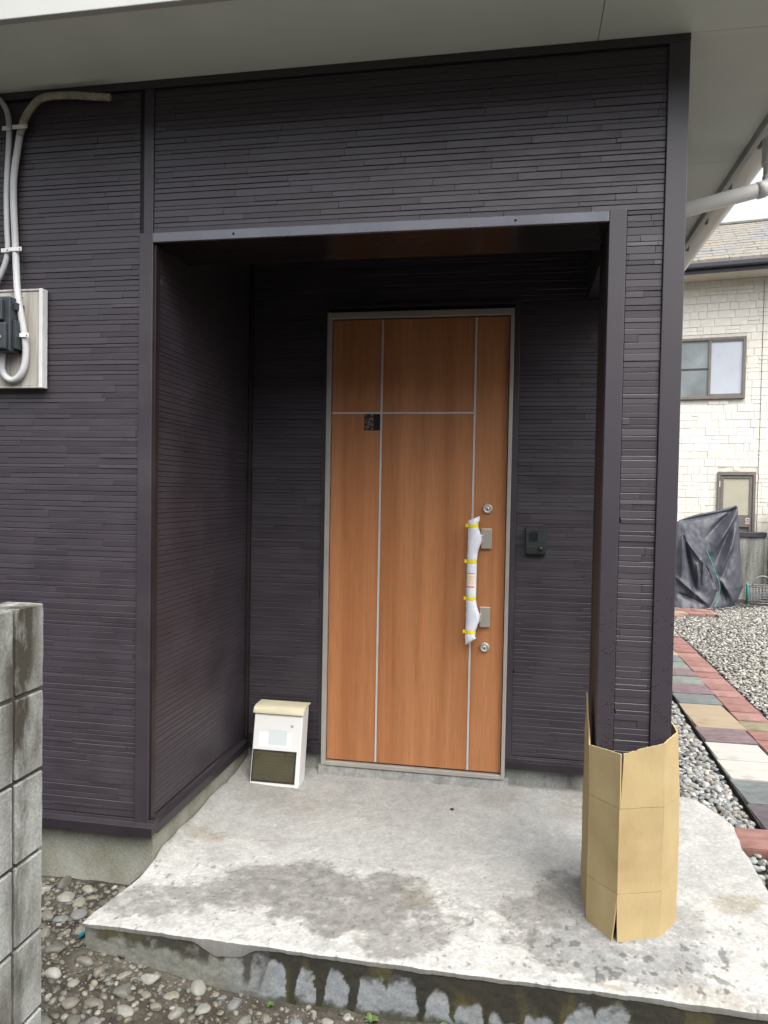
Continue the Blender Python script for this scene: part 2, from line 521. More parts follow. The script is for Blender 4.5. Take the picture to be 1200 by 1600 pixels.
def flush_siding():
    order = sorted(pending, key=lambda t: -t[0])
    chosen, rest = order[:300], order[300:]
    cache = {}
    for (_, part, mp, (a, b, c, e, d, q)) in chosen:
        gap = .0014 if q < .45 else .0004
        tl = (-.0001, .0002, .0004, .0007)[int(q * 37) % 4]
        key = (round(b - a, 4), round(e - c, 4), d, gap, mp, tl)
        if key not in cache:
            vs, fs = strip_geo(b - a, e - c, d, gap, tl)
            o0 = MAPS[mp](0, 0, 0)
            mb = MB(); mb.add([tuple(p - o for p, o in zip(MAPS[mp](u, dd, v), o0)) for (u, dd, v) in vs], fs)
            me = mb.mesh('siding_strip'); me.materials.append(m_siding); cache[key] = me
        o = bpy.data.objects.new('siding_strip', cache[key])
        coll().link(o); adopt(o, part)
        o.location = MAPS[mp](a, 0, c)
    by = {}
    for t in rest: by.setdefault((t[1].name, t[2]), []).append(t)
    for (pn, mp), ts in by.items():
        mb = MB()
        for (_, part, _, (a, b, c, e, d, q)) in ts:
            k_ = .22 if mp == 'left' else 1.0
            vs, fs = strip_geo(b - a, e - c, d * k_, .0014 if q < .45 or mp == 'left' else .0004, k_ * (-.0001, .0002, .0004, .0007)[int(q * 37) % 4])
            mb.add([MAPS[mp](a + u, dd, c + v) for (u, dd, v) in vs], fs)
        me = bpy.data.meshes.new('siding_strips'); me.from_pydata(mb.v, [], mb.f)
        bm = bmesh.new(); bm.from_mesh(me); bmesh.ops.recalc_face_normals(bm, faces=bm.faces); bm.to_mesh(me); bm.free()
        me.materials.append(m_siding)
        o = bpy.data.objects.new('siding_strips', me); coll().link(o); adopt(o, ts[0][1]); o['kind'] = 'stuff'

ZB = .112                         # bottom of the siding (top of the drip flashing)
W_T = .055                        # trim width
# wall cores
front_wall = MB().box(-4.2, xA - .004, .004, 1.6, zF + .02, zS - .004).build('front_wall', m_core, house)
lintel_wall = MB().box(xA - .003, xC - .006, .004, .28, zT + .006, zS - .004).build('lintel_wall', m_core, house)
back_wall = MB().box(xA - .002, xC - .006, DB + .004, DB + .5, .052, 2.66).build('back_wall', m_core, house)
post = MB().box(xB + .004, xC - .006, .0042, .28, -.065, zT + .004).build('post', m_core, house)
side_wall = MB().box(-4.2, xC - .0062, DB + .51, 7.4, -.25, zS - .004).build('side_wall', m_core, house)
FB = siding_blocks(3, -4.2, xC, ZB, zS)
add_siding(front_wall, 'front', clip(FB, -4.2, xA - W_T - .002, ZB, zS - .035))
add_siding(lintel_wall, 'front', clip(FB, xA + .002, xC - .066, zT + .036, zS - .035))
PB = siding_blocks(5, -1, 1.0, -.06, zT + .05)
add_siding(post, 'front', clip(PB, xB + W_T + .001, xC - .066, -.06, zT + .0355))
BB = siding_blocks(9, -1, 1.0, ZB, 2.7)
add_siding(back_wall, 'back', clip(BB, xA + .02, -.55, ZB, 2.64))
add_siding(back_wall, 'back', clip(BB, -.5499, .4499, 2.36, 2.64))
add_siding(back_wall, 'back', clip(BB, .45, xC - .06, ZB, 2.64))
LB = siding_blocks(11, 0, DB, ZB, 2.7)
add_siding(front_wall, 'left', clip(LB, .034, DB - .016, ZB, 2.6))
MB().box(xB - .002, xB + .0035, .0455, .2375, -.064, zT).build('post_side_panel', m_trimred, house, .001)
RB = siding_blocks(15, 0, 7.4, -.06, zS)
add_siding(post, 'right', clip(RB, .05, .24, -.06, zT + .1))
add_siding(lintel_wall, 'right', clip(RB, .05, .24, zT + .1, zS - .035))
flush_siding()
side_sheet = MB().box(xC - .0058, xC, DB + .06, 7.4, .112, zS - .036)
side_sheet.build('side_siding_sheet', m_siding, house)

# trims
def trim(name, x0, x1, y0, y1, z0, z1, m=m_trim, bev=.0025):
    return MB().box(x0, x1, y0, y1, z0, z1).build(name, m, house, bev)
trim('corner_trim', xA - .054, xA + .0035, -.0105, .03, .086, zT + .036)                 # left jamb of the opening
trim('joint_trim', xA - .040, xA - .0005, -.0030, .0, zT + .037, zS - .03)
trim('jamb_trim', xB - .004, xB + .054, -.0105, .045, -.066, zT + .038)                  # left edge of the post
m_post_r = trim('post_corner_trim', xC - .065, xC + .004, -.0105, .045, -.066, zS - .0305)
for o in bpy.data.objects:
    if o.name in ('jamb_trim', 'post_corner_trim'): o.data.materials[0] = m_wet
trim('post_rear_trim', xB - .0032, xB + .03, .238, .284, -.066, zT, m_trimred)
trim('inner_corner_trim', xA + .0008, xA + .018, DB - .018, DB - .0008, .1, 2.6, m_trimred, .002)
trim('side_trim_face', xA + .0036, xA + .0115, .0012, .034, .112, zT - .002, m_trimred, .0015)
trim('door_side_trim', -.549, -.5215, DB - .012, DB + .003, .09, 2.355, m_trim, .002)
trim('door_side_trim', .4215, .4495, DB - .012, DB + .003, .09, 2.355, m_trim, .002)
trim('door_head_trim', -.549, .4495, DB - .0125, DB + .003, 2.3556, 2.375, m_trim, .002)
trim('eave_trim', -4.2, xC + .005, -.009, .004, zS - .0298, zS - .001, m_trim, .0015)
trim('rear_corner_trim', xC - .058, xC + .004, DB - .0105, DB + .06, .088, zS - .0305, m_trim)
# header flashing: an L with a bright front leg and screws
hd = MB().box(xA + .0045, xB - .005, -.0135, .0005, zT - .002, zT + .034).build('header_flashing', m_header, house, .002)
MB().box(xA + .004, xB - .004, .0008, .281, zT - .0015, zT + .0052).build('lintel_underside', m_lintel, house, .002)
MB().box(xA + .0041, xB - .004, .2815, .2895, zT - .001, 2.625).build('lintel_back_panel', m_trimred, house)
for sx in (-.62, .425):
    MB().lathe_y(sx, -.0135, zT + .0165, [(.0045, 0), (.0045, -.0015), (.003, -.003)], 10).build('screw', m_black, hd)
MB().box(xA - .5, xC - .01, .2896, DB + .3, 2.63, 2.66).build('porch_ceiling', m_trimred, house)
MB().box(xB + .02, xC - .007, .2897, DB + .003, zT + .01, 2.629).build('side_lintel', m_siding, house, .003)
# drip flashing with an L profile
def drip_front(x0, x1, y, name='drip_flashing'):
    MB().prism([(y + .02, .111), (y - .006, .111), (y - .010, .1), (y - .03, .09), (y - .031, .052), (y - .022, .052), (y - .02, .06), (y + .02, .06)], 'x', x0, x1).build(name, m_flash, house, .0015)
drip_front(-4.2, xA + .0305, 0.0)
drip_front(xA + .03, -.522, DB)
drip_front(.4222, xC, DB)
MB().prism([(xA - .02, .1105), (xA + .006, .1105), (xA + .010, .1), (xA + .03, .0895), (xA + .031, .0515), (xA + .022, .0515), (xA + .02, .0595), (xA - .02, .0595)], 'y', .0202, DB - .0315).build('drip_flashing', m_flash, house, .0015)
# foundation
MB().box(-4.2, xA + .012, .022, 1.5, -.6, .0585).build('foundation', m_found, house, .004)
MB().box(xA + .0122, xC - .02, DB + .012, 1.5, -.6, .0515).build('foundation', m_block, house, .004)
m_sill = stained_concrete('grey_mortar', (.25, .255, .238), (.19, .193, .178), (.31, .315, .30), 14, .9, 60, (1, 1, .4), .002)
MB().prism([(DB - .065, -.085), (DB - .050, -.045), (DB - .036, -.0015), (DB + .0119, -.0015), (DB + .0119, -.2), (DB - .065, -.2)], 'x', -.535, .44).build('door_sill_mortar', m_sill, house, .004)

# eaves ---------------------------------------------------------------
XE, YE = 1.42, -.41
def soffit(x0, x1, y0, y1):
    MB().box(x0 + .0012, x1 - .0012, y0 + .0012, y1 - .0012, zS, zS + .012).build('soffit_panel', m_soffit, house, .0008)
soffit(-4.4, -1.13 - 1.82 + .69, YE, .004); soffit(-2.26, .69, YE, .004); soffit(.69, XE, YE, -.005)
soffit(.7, XE, -.005, 1.022)
yy = 1.022
while yy < 7.6:
    soffit(.7, XE, yy, yy + .91); yy += .91
MB().box(-4.4, XE, YE, 7.6, zS + .0135, zS + .02).build('soffit_backing', m_black, house)
MB().box(-4.43, XE + .03, YE - .028, YE, zS - .012, zS + .17).build('fascia_board', m_fascia, house, .003)
MB().box(XE, XE + .026, YE + .0005, 7.6, zS - .034, zS + .17).build('fascia_board', m_fascia, house, .003)
# gutter: half-round along the right eave
gp = []
cxg, czg, rg_ = XE + .112, zS + .105, .078
for k in range(0, 15):
    a = math.pi + math.pi * k / 14
    gp.append((cxg + rg_ * math.cos(a), czg + rg_ * 1.05 * math.sin(a)))
for k in range(14, -1, -1):
    a = math.pi + math.pi * k / 14
    gp.append((cxg + (rg_ - .004) * math.cos(a), czg + (rg_ * 1.05 - .004) * math.sin(a)))
gut = MB()
n = len(gp)
vs = [(p[0], YE - .03, p[1]) for p in gp] + [(p[0], 7.6, p[1]) for p in gp]
fs = [(i, n + i, n + (i + 1) % n, (i + 1) % n) for i in range(n)]
gut.add(vs, fs)
gutter = gut.build('gutter', m_gutter, house, smooth=True)
MB().box(XE + .0265, XE + .033, YE + .001, 7.6, zS - .016, zS - .001).build('gutter_lip', m_pipe, gutter, .002)
for k, yb in enumerate((-.1, .36, .82, 1.28, 1.74, 2.2, 2.66, 3.12, 3.58)):
    MB().prism([(XE + .0335, zS - .03), (XE + .046, zS - .03), (XE + .052, zS + .03), (XE + .0335, zS + .03)], 'y', yb, yb + .022).build('gutter_bracket', m_gutterdark, gutter)
# downpipe
dp = [(XE + .112, .9, zS + .06), (XE + .112, .9, 2.93), (XE + .112, .9, 2.84), (XE + .105, .9, 2.815), (XE + .085, .9, 2.800), (1.17, .9, 2.722), (1.06, .9, 2.70), (1.035, .9, 2.685), (1.028, .9, 2.65), (1.028, .9, 2.5), (1.028, .9, -.1)]
dpo = MB().tube(dp, .033, 18).build('downpipe', m_pipe, house, smooth=True)
MB().tube([(XE + .112, .9, zS + .05), (XE + .112, .9, 2.905), (XE + .112, .9, 2.9)], [.041, .041, .037], 18).build('pipe_collar', m_pipe, dpo, smooth=False)
MB().tube([(XE + .112, .9, 2.852), (XE + .1115, .9, 2.80 + .035), (XE + .103, .9, 2.812), (XE + .08, .9, 2.797), (XE + .055, .9, 2.791)], .0365, 18).build('pipe_elbow', m_pipe, dpo, smooth=True)
# roof: low hip
rf = MB()
rx0, rx1, ry0, ry1 = -4.5, XE + .06, YE - .06, 7.7
rf.add([(rx0, ry0, zS + .17), (rx1, ry0, zS + .17), (rx1, ry1, zS + .17), (rx0, ry1, zS + .17),
        (rx0 + 2.9, ry0 + 3.2, 4.2), (rx1 - 2.9, ry0 + 3.2, 4.2), (rx1 - 2.9, ry1 - 3.2, 4.2), (rx0 + 2.9, ry1 - 3.2, 4.2),
        (rx0, ry0, zS + .205), (rx1, ry0, zS + .205), (rx1, ry1, zS + .205), (rx0, ry1, zS + .205)],
       [(0, 1, 2, 3), (0, 1, 9, 8), (1, 2, 10, 9), (2, 3, 11, 10), (3, 0, 8, 11), (8, 9, 5, 4), (9, 10, 6, 5), (10, 11, 7, 6), (11, 8, 4, 7), (4, 5, 6, 7)])
rf.build('roof', m_roof, house)

# door ------------------------------------------------------------------
YD = 1.03
door = MB().box(-.4935, .3995, YD + .004, YD + .04, .028, 2.292).build('door', m_black, house)
tag(door, 'wood grain front door with thin metal inlay lines')
fr = MB()
MB().box(-.521, -.4965, YD - .022, DB + .02, -.001, 2.33).build('frame_jamb', m_alu, door, .002)
MB().box(.4025, .421, YD - .022, DB + .02, -.001, 2.33).build('frame_jamb', m_alu, door, .002)
MB().box(-.4963, .4023, YD - .0215, DB + .02, 2.298, 2.3295).build('frame_head', m_alu, door, .002)
MB().box(-.4963, .4023, YD - .024, DB + .02, -.0006, .020).build('threshold', m_alu, door, .002)
ix = .0055
xs_ = [-.4930, -.2355, .2355, .3990]
def panel(x0, x1, z0, z1):
    MB().box(x0, x1, YD - .006, YD + .0035, z0, z1).build('door_panel', m_wood, door, .001)
panel(xs_[0], xs_[1] - ix, 1.8245, 2.2915); panel(xs_[1] + ix, xs_[2] - ix, 1.8245, 2.2915)
panel(xs_[1] + ix, xs_[2] - ix, .0285, 1.8155); panel(xs_[2] + ix, xs_[3], .0285, 2.2915)
# left lower panel with the little window cut out (pieces round the opening are one mesh)
wx0, wx1, wz0, wz1 = -.325, xs_[1] - ix, 1.731, 1.8155
pl = MB()
pl.box(xs_[0], wx0, YD - .006, YD + .0035, .0285, 1.8155)
pl.box(wx0, wx1, YD - .006, YD + .0035, .0285, wz0)
pl.build('door_panel', m_wood, door)
for x in xs_[1:3]:
    MB().box(x - ix + .0006, x + ix - .0006, YD - .0075, YD + .0036, .029, 2.291).build('inlay_strip', m_inlay, door, .0008)
for (a, b) in ((xs_[0], xs_[1] - ix), (xs_[1] + ix, xs_[2] - ix)):
    MB().box(a, b, YD - .0075, YD + .0036, 1.8158, 1.8242).build('inlay_strip', m_inlay, door, .0008)
def glassmat():
    m, N, L, b = mat('decor_glass', .15, .5)
    tc = N.new('ShaderNodeTexCoord').outputs['Object']
    v = N.new('ShaderNodeTexVoronoi'); v.inputs['Scale'].default_value = 75
    L.new(tc, v.inputs['Vector'])
    r = ramp(N, L, v.outputs['Distance'], [(.1, (.30, .22, .15)), (.45, (.10, .07, .045)), (.7, (.03, .022, .018))])
    L.new(r.outputs[0], b.inputs['Base Color'])
    bump(N, L, b, v.outputs['Distance'], .6, .003)
    return m
dw = MB().box(wx0, wx1, YD + .001, YD + .0038, wz0, wz1).build('door_light', m_black, door)
m_dglass = glassmat()
dw2 = MB().box(wx0 + .004, wx0 + .048, YD - .0015, YD + .0006, wz0 + .005, wz1 - .002).build('patterned_glass', m_dglass, door)
dw3 = MB().box(wx0 + .05, wx1 - .002, YD - .001, YD + .0006, wz0 + .005, wz1 - .002).build('dark_glass', simple('dark_glass', (.02, .02, .022), .12, .5), door)
for z in (1.345, .654):
    MB().lathe_y(.309, YD - .006, z, [(.0255, 0), (.0255, -.004), (.022, -.012), (.0165, -.016), (.0155, -.0135), (.009, -.013), (.008, -.015), (.003, -.0155)], 28).build('lock_cylinder', m_nickel, door, smooth=True)
    MB().box(.3075, .3105, YD - .0222, YD - .0208, z - .006, z + .006).build('keyhole', m_black, door)
for z0, z1 in ((1.148, 1.247), (.757, .857)):
    MB().box(.281, .333, YD - .024, YD - .006, z0, z1).build('handle_bracket', m_nickel, door, .002)
    MB().box(.262, .29, YD - .05, YD - .02, z0 + .025, z1 - .03).build('handle_arm', m_nickel, door, .004)
# bubble-wrapped pull handle
def wrapmat():
    m, N, L, b = mat('bubble_wrap', .35, .5)
    tc = N.new('ShaderNodeTexCoord').outputs['Object']
    v = N.new('ShaderNodeTexVoronoi'); v.inputs['Scale'].default_value = 150; v.inputs['Randomness'].default_value = .25
    L.new(tc, v.inputs['Vector'])
    t = noise_tex(N, L, tc, 18, 4)
    r = ramp(N, L, t.outputs[0], [(.3, (.62, .65, .72)), (.7, (.80, .82, .86))])
    L.new(r.outputs[0], b.inputs['Base Color'])
    bump(N, L, b, v.outputs['Distance'], .6, -.003)
    b.inputs['Subsurface Weight'].default_value = .15
    b.inputs['Subsurface Radius'].default_value = (.01, .01, .01)
    return m
m_wrap = wrapmat()
rings = []
zs_w = np.linspace(1.297, .69, 64)
vs, fs = [], []
nn = 24
for i, z in enumerate(zs_w):
    bl = math.exp(-((z - 1.195) / .05) ** 2) + math.exp(-((z - .81) / .05) ** 2)
    tp = .0245 + .009 * bl
    endf = max(0, (z - 1.272) / .025) + max(0, (.712 - z) / .022)
    tapes = sum(math.exp(-((z - q) / .008) ** 2) for q in (1.262, 1.086, .903, .738))
    rx = tp * (1 - .09 * tapes) + .004 * endf
    ry = .021 * (1 - .09 * tapes) - .006 * min(1, endf)
    cx = .240 + .011 * bl + .004 * (z - 1.0) + (.004 if endf > .5 else 0)
    cy = YD - .058
    for k in range(nn):
        a = 2 * math.pi * k / nn
        wob = 1 + .05 * fbm(math.cos(a) * 2, math.sin(a) * 2, z * 30, 1, 3)
        zz = z + (.012 * math.cos(a) if i in (0,) else 0) + (.02 * math.cos(a) if i == 63 else 0) + (.010 * math.cos(a) if i == 62 else 0)
        vs.append((cx + rx * math.cos(a) * wob, cy + ry * math.sin(a) * wob, zz))
for i in range(63):
    for k in range(nn):
        fs.append((i * nn + k, i * nn + (k + 1) % nn, (i + 1) * nn + (k + 1) % nn, (i + 1) * nn + k))
fs.append(tuple(range(nn))); fs.append(tuple(63 * nn + k for k in range(nn - 1, -1, -1)))
hw = MB().add(vs, fs).build('wrapped_handle', m_wrap, door, smooth=True)
tag(hw, 'long pull handle wrapped in bubble wrap with yellow tape')
m_tape = simple('yellow_tape', (.85, .68, .02), .4, .4, var=.06)
for z in (1.262, 1.086, .903, .738):
    t = MB(); vs, fs = [], []
    bl = math.exp(-((z - 1.195) / .05) ** 2) + math.exp(-((z - .81) / .05) ** 2)
    cx = .240 + .011 * bl + .004 * (z - 1.0)
    rx = (.0245 + .009 * bl) * .92 + .0012
    for dz in (-.0085, .0085):
        for k in range(24):
            a = 2 * math.pi * k / 24
            vs.append((cx + rx * math.cos(a) * 1.02, YD - .058 + .0222 * math.sin(a), z + dz + .0015 * math.cos(a + z * 9)))
    for k in range(24):
        fs.append((k, (k + 1) % 24, 24 + (k + 1) % 24, 24 + k))
    t.add(vs, fs)
    t.box(cx - rx - .012, cx - rx + .004, YD - .062, YD - .0605, z - .008, z + .009)
    t.build('tape_band', m_tape, door)
lab = MB()
vs, fs = [], []
for dz in (1.032, .952):
    for k in range(9):
        a = R(205 + k * 14)
        vs.append((.240 + .0243 * math.cos(a), YD - .058 + .0222 * math.sin(a), dz))
for k in range(8): fs.append((k, k + 1, 10 + k, 9 + k))
m_label = simple('label_paper', (.82, .78, .66), .5, .3, var=.03)
m_red = simple('label_red_print', (.65, .06, .03), .5, .2)
m_oran = simple('label_orange_print', (.75, .45, .2), .5, .2)
lab = MB().add(vs, fs).build('caution_label', m_label, door)
rl = random.Random(4)
for row, (zz, mm_, hh) in enumerate(((1.026, m_red, .0042), (1.012, m_oran, .003), (1.003, m_oran, .003), (.994, m_oran, .003), (.985, m_oran, .003), (.976, m_oran, .003), (.959, m_red, .006))):
    pm = MB(); a = 212
    while a < 308:
        w = rl.uniform(5, 14)
        a1 = min(a + w, 311)
        q = []
        for ang, z_ in ((a, zz), (a1, zz), (a1, zz + hh), (a, zz + hh)):
            q.append((.240 + .0252 * math.cos(R(ang)), YD - .058 + .0231 * math.sin(R(ang)), z_))
        pm.add(q, [(0, 1, 2, 3)])
        a = a1 + rl.uniform(2, 5)
    o = pm.build('print_line', mm_, door); o['kind'] = 'stuff'

# ================================================================== PORCH SLAB
slab = empty('porch_slab', (.2, .3, -.22), 'weathered pale concrete entrance step with dark damp patches and drip stains', 'step')
SX0, SX1, SY0, SY1 = -.992, 1.43, -.378, 1.085
def slab_top_z(x, y):
    return -.05 - .034 * (1.05 - y) / 1.43
def build_slab():
    nx, ny = 760, 470
    gx = np.linspace(0, 1, nx); gy = np.linspace(0, 1, ny)
    U, Vv = np.meshgrid(gx, gy)
    e1 = (vfbm(U * 14, U * 0 + 1.5, 21) - .5) * .007
    # right edge: rounded back corner
    x1 = SX1 + (vfbm(Vv * 7, Vv * 0 + 3, 33) - .5) * .05 - .12 * np.clip((Vv - .82) / .18, 0, 1) ** 2
    x0 = SX0 + (vfbm(Vv * 9, Vv * 0 + 7, 35) - .5) * .02 + .06 * sst(.0, .3, Vv)
    X = x0 + (x1 - x0) * U
    Y = SY0 + (SY1 - SY0) * Vv + e1 * (1 - Vv) ** 6
    Z = -.05 - .034 * (1.05 - Y) / 1.43
    n1 = vfbm(X * 6, Y * 6, 3); n2 = vfbm(X * 30, Y * 30, 5); n3 = vfbm(X * 2.2 + 5, Y * 2.2, 8, 3)
    n4 = vfbm(X * 90, Y * 90, 12, 3)
    Z = Z + (n1 - .5) * .006 + (n2 - .5) * .004 + (n4 - .5) * .0025
    # rounded, worn nosing at front, sides
    edge = np.minimum(np.minimum((Y - SY0) / .010, (X - x0) / .010), (x1 - X) / .05)
    Z = Z - .005 * (1 - np.clip(edge, 0, 1)) ** 2
    Z = Z + .042 * np.exp(-np.clip(X + .935, 0, 9) / .05) * sst(-.12, .12, Y) + .012 * np.exp(-np.clip(DB - .02 - Y, 0, 9) / .03)
    # ---- colours
    C = np.ones(X.shape + (3,)) * np.array([.292, .296, .28])
    C = mixc(C, [.262, .256, .235], sst(.42, .62, n3) * sst(.1, .5, Y))
    # pale efflorescence near the front
    pale = sst(.45, .60, vfbm(X * 7 + 2, Y * 9, 41, 6, .6) + .16 * sst(.35, -.2, Y)) * sst(.55, .05, Y)
    C = mixc(C, [.35, .352, .333], pale * .75 * (1 - .45 * sst(.9, 1.25, X)))
    C = mixc(C, [.33, .33, .312], sst(.5, .7, vfbm(X * 3.5, Y * 3.5, 57, 6, .6)) * .7)
    # damp patches with ragged edges
    rag = (vfbm(X * 8, Y * 8, 61, 7, .68) - .5)
    def patch(cx, cy, ax, ay, rot=0.0, soft=.16, amp=1.5):
        c, s = math.cos(rot), math.sin(rot)
        dx, dy = X - cx, Y - cy
        d = np.sqrt(((dx * c + dy * s) / ax) ** 2 + ((-dx * s + dy * c) / ay) ** 2)
        return sst(1 + soft, 1 - soft, d + rag * amp)
    damp = patch(-.16, -.07, .40, .20, -.12)
    damp = np.maximum(damp, patch(-.47, -.05, .22, .16) * .9)
    damp = np.maximum(damp, patch(.08, -.24, .12, .12) * .8)
    damp = np.maximum(damp, patch(-.80, -.22, .19, .10, .1) * .8)
    damp = np.maximum(damp, patch(.68, -.05, .24, .26, .2) * .85)
    damp = np.maximum(damp, patch(.84, -.22, .26, .11) * .8)
    damp = np.maximum(damp, patch(1.0, .05, .12, .12) * .6)
    dampc = .158 + .08 * (n2 - .5) + 0 * X
    DC = np.stack([dampc * 1.0, dampc * .985, dampc * .91], -1)
    C = C * (1 - damp[..., None] * .92) + DC * damp[..., None] * .92
    # blue-grey tint round the cardboard, brown smudges
    C = mixc(C, [.21, .222, .23], patch(.86, -.12, .28, .2) * .35)
    for (cx, cy, ax, ay, k) in ((-.87, .29, .09, .05, .5), (1.30, .2, .07, .045, .5), (.78, -.35, .04, .025, .5), (.12, .0, .07, .06, .25), (-.33, .62, .2, .07, .12), (1.05, -.33, .1, .05, .3)):
        C = mixc(C, [.175, .145, .09], patch(cx, cy, ax, ay, 0, .55, 3.2) * k)
    mot = vfbm(X * 18, Y * 18, 65, 5, .65)
    C *= (.86 + .26 * mot)[..., None]
    crust = sst(.60, .70, vfbm(X * 24, Y * 30, 67, 5, .6)) * sst(.40, -.1, Y) * (1 - .6 * damp)
    C = mixc(C, [.43, .43, .41], crust * .5)
    # dark dirt pits
    pit = sst(.72, .80, vfbm(X * 55, Y * 42, 71, 3)) * sst(.5, -.1, Y) * .6
    C = mixc(C, [.08, .08, .074], pit)
    pit2 = sst(.62, .70, vfbm(X * 34, Y * 26, 73, 4)) * patch(.9, -.2, .4, .17, 0, .3, 1) * .7
    C = mixc(C, [.07, .07, .066], pit2)
    # darker band where the slab meets the walls
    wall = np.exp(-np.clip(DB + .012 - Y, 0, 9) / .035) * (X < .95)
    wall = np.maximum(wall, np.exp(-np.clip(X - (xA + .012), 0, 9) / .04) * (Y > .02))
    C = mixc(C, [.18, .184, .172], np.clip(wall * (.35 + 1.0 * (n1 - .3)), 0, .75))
    n5 = vfbm(X * 110, Y * 110, 15, 3)
    C *= ((.80 + .24 * n2) * (.80 + .4 * n5))[..., None]
    V = np.stack([X, Y, Z], -1).reshape(-1, 3)
    idx = np.arange(nx * ny).reshape(ny, nx)
    F = np.stack([idx[:-1, :-1], idx[:-1, 1:], idx[1:, 1:], idx[1:, :-1]], -1).reshape(-1, 4)
    col = C.reshape(-1, 3)
    # skirt: the topping's ragged lip hangs down over the face
    loop = np.concatenate([idx[::-1, 0], idx[0, :], idx[:, -1], idx[-1, ::-1]])
    P = V[loop]
    t = np.arange(len(loop)) * .0038
    lip = .008 + .006 * vfbm(t * 5, t * 0, 81) + .006 * vfbm(t * 22, t * 0 + 2, 83)
    xx = P[:, 0]
    front = P[:, 1] < SY0 + .03
    lip = lip + front * .034 * np.exp(-(((xx + .47) / .085) ** 4)) * (.6 + .8 * vfbm(t * 9, t * 0 + 5, 85))
    lip = lip + front * .008 * sst(.6, 1.3, xx)
    low = P.copy(); low[:, 2] -= lip
    low[:, 1] += front * .002
    inn = low.copy()
    inn[:, 0] += np.where(P[:, 0] < SX0 + .05, .02, np.where(P[:, 0] > SX1 - .2, -.03, 0)); inn[:, 1] += front * .03
    inn[:, 2] += .004
    b0 = len(V); m_ = len(loop)
    V = np.concatenate([V, P, low, low, inn])
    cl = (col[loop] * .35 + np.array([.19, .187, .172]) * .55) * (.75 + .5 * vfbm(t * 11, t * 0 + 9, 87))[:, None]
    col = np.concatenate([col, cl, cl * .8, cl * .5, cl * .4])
    k = np.arange(m_ - 1)
    F2 = np.stack([b0 + k, b0 + m_ + k, b0 + m_ + k + 1, b0 + k + 1], -1)
    F3 = np.stack([b0 + 2 * m_ + k, b0 + 3 * m_ + k, b0 + 3 * m_ + k + 1, b0 + 2 * m_ + k + 1], -1)
    F = np.concatenate([F, F2, F3])
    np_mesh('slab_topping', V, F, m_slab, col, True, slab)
build_slab()
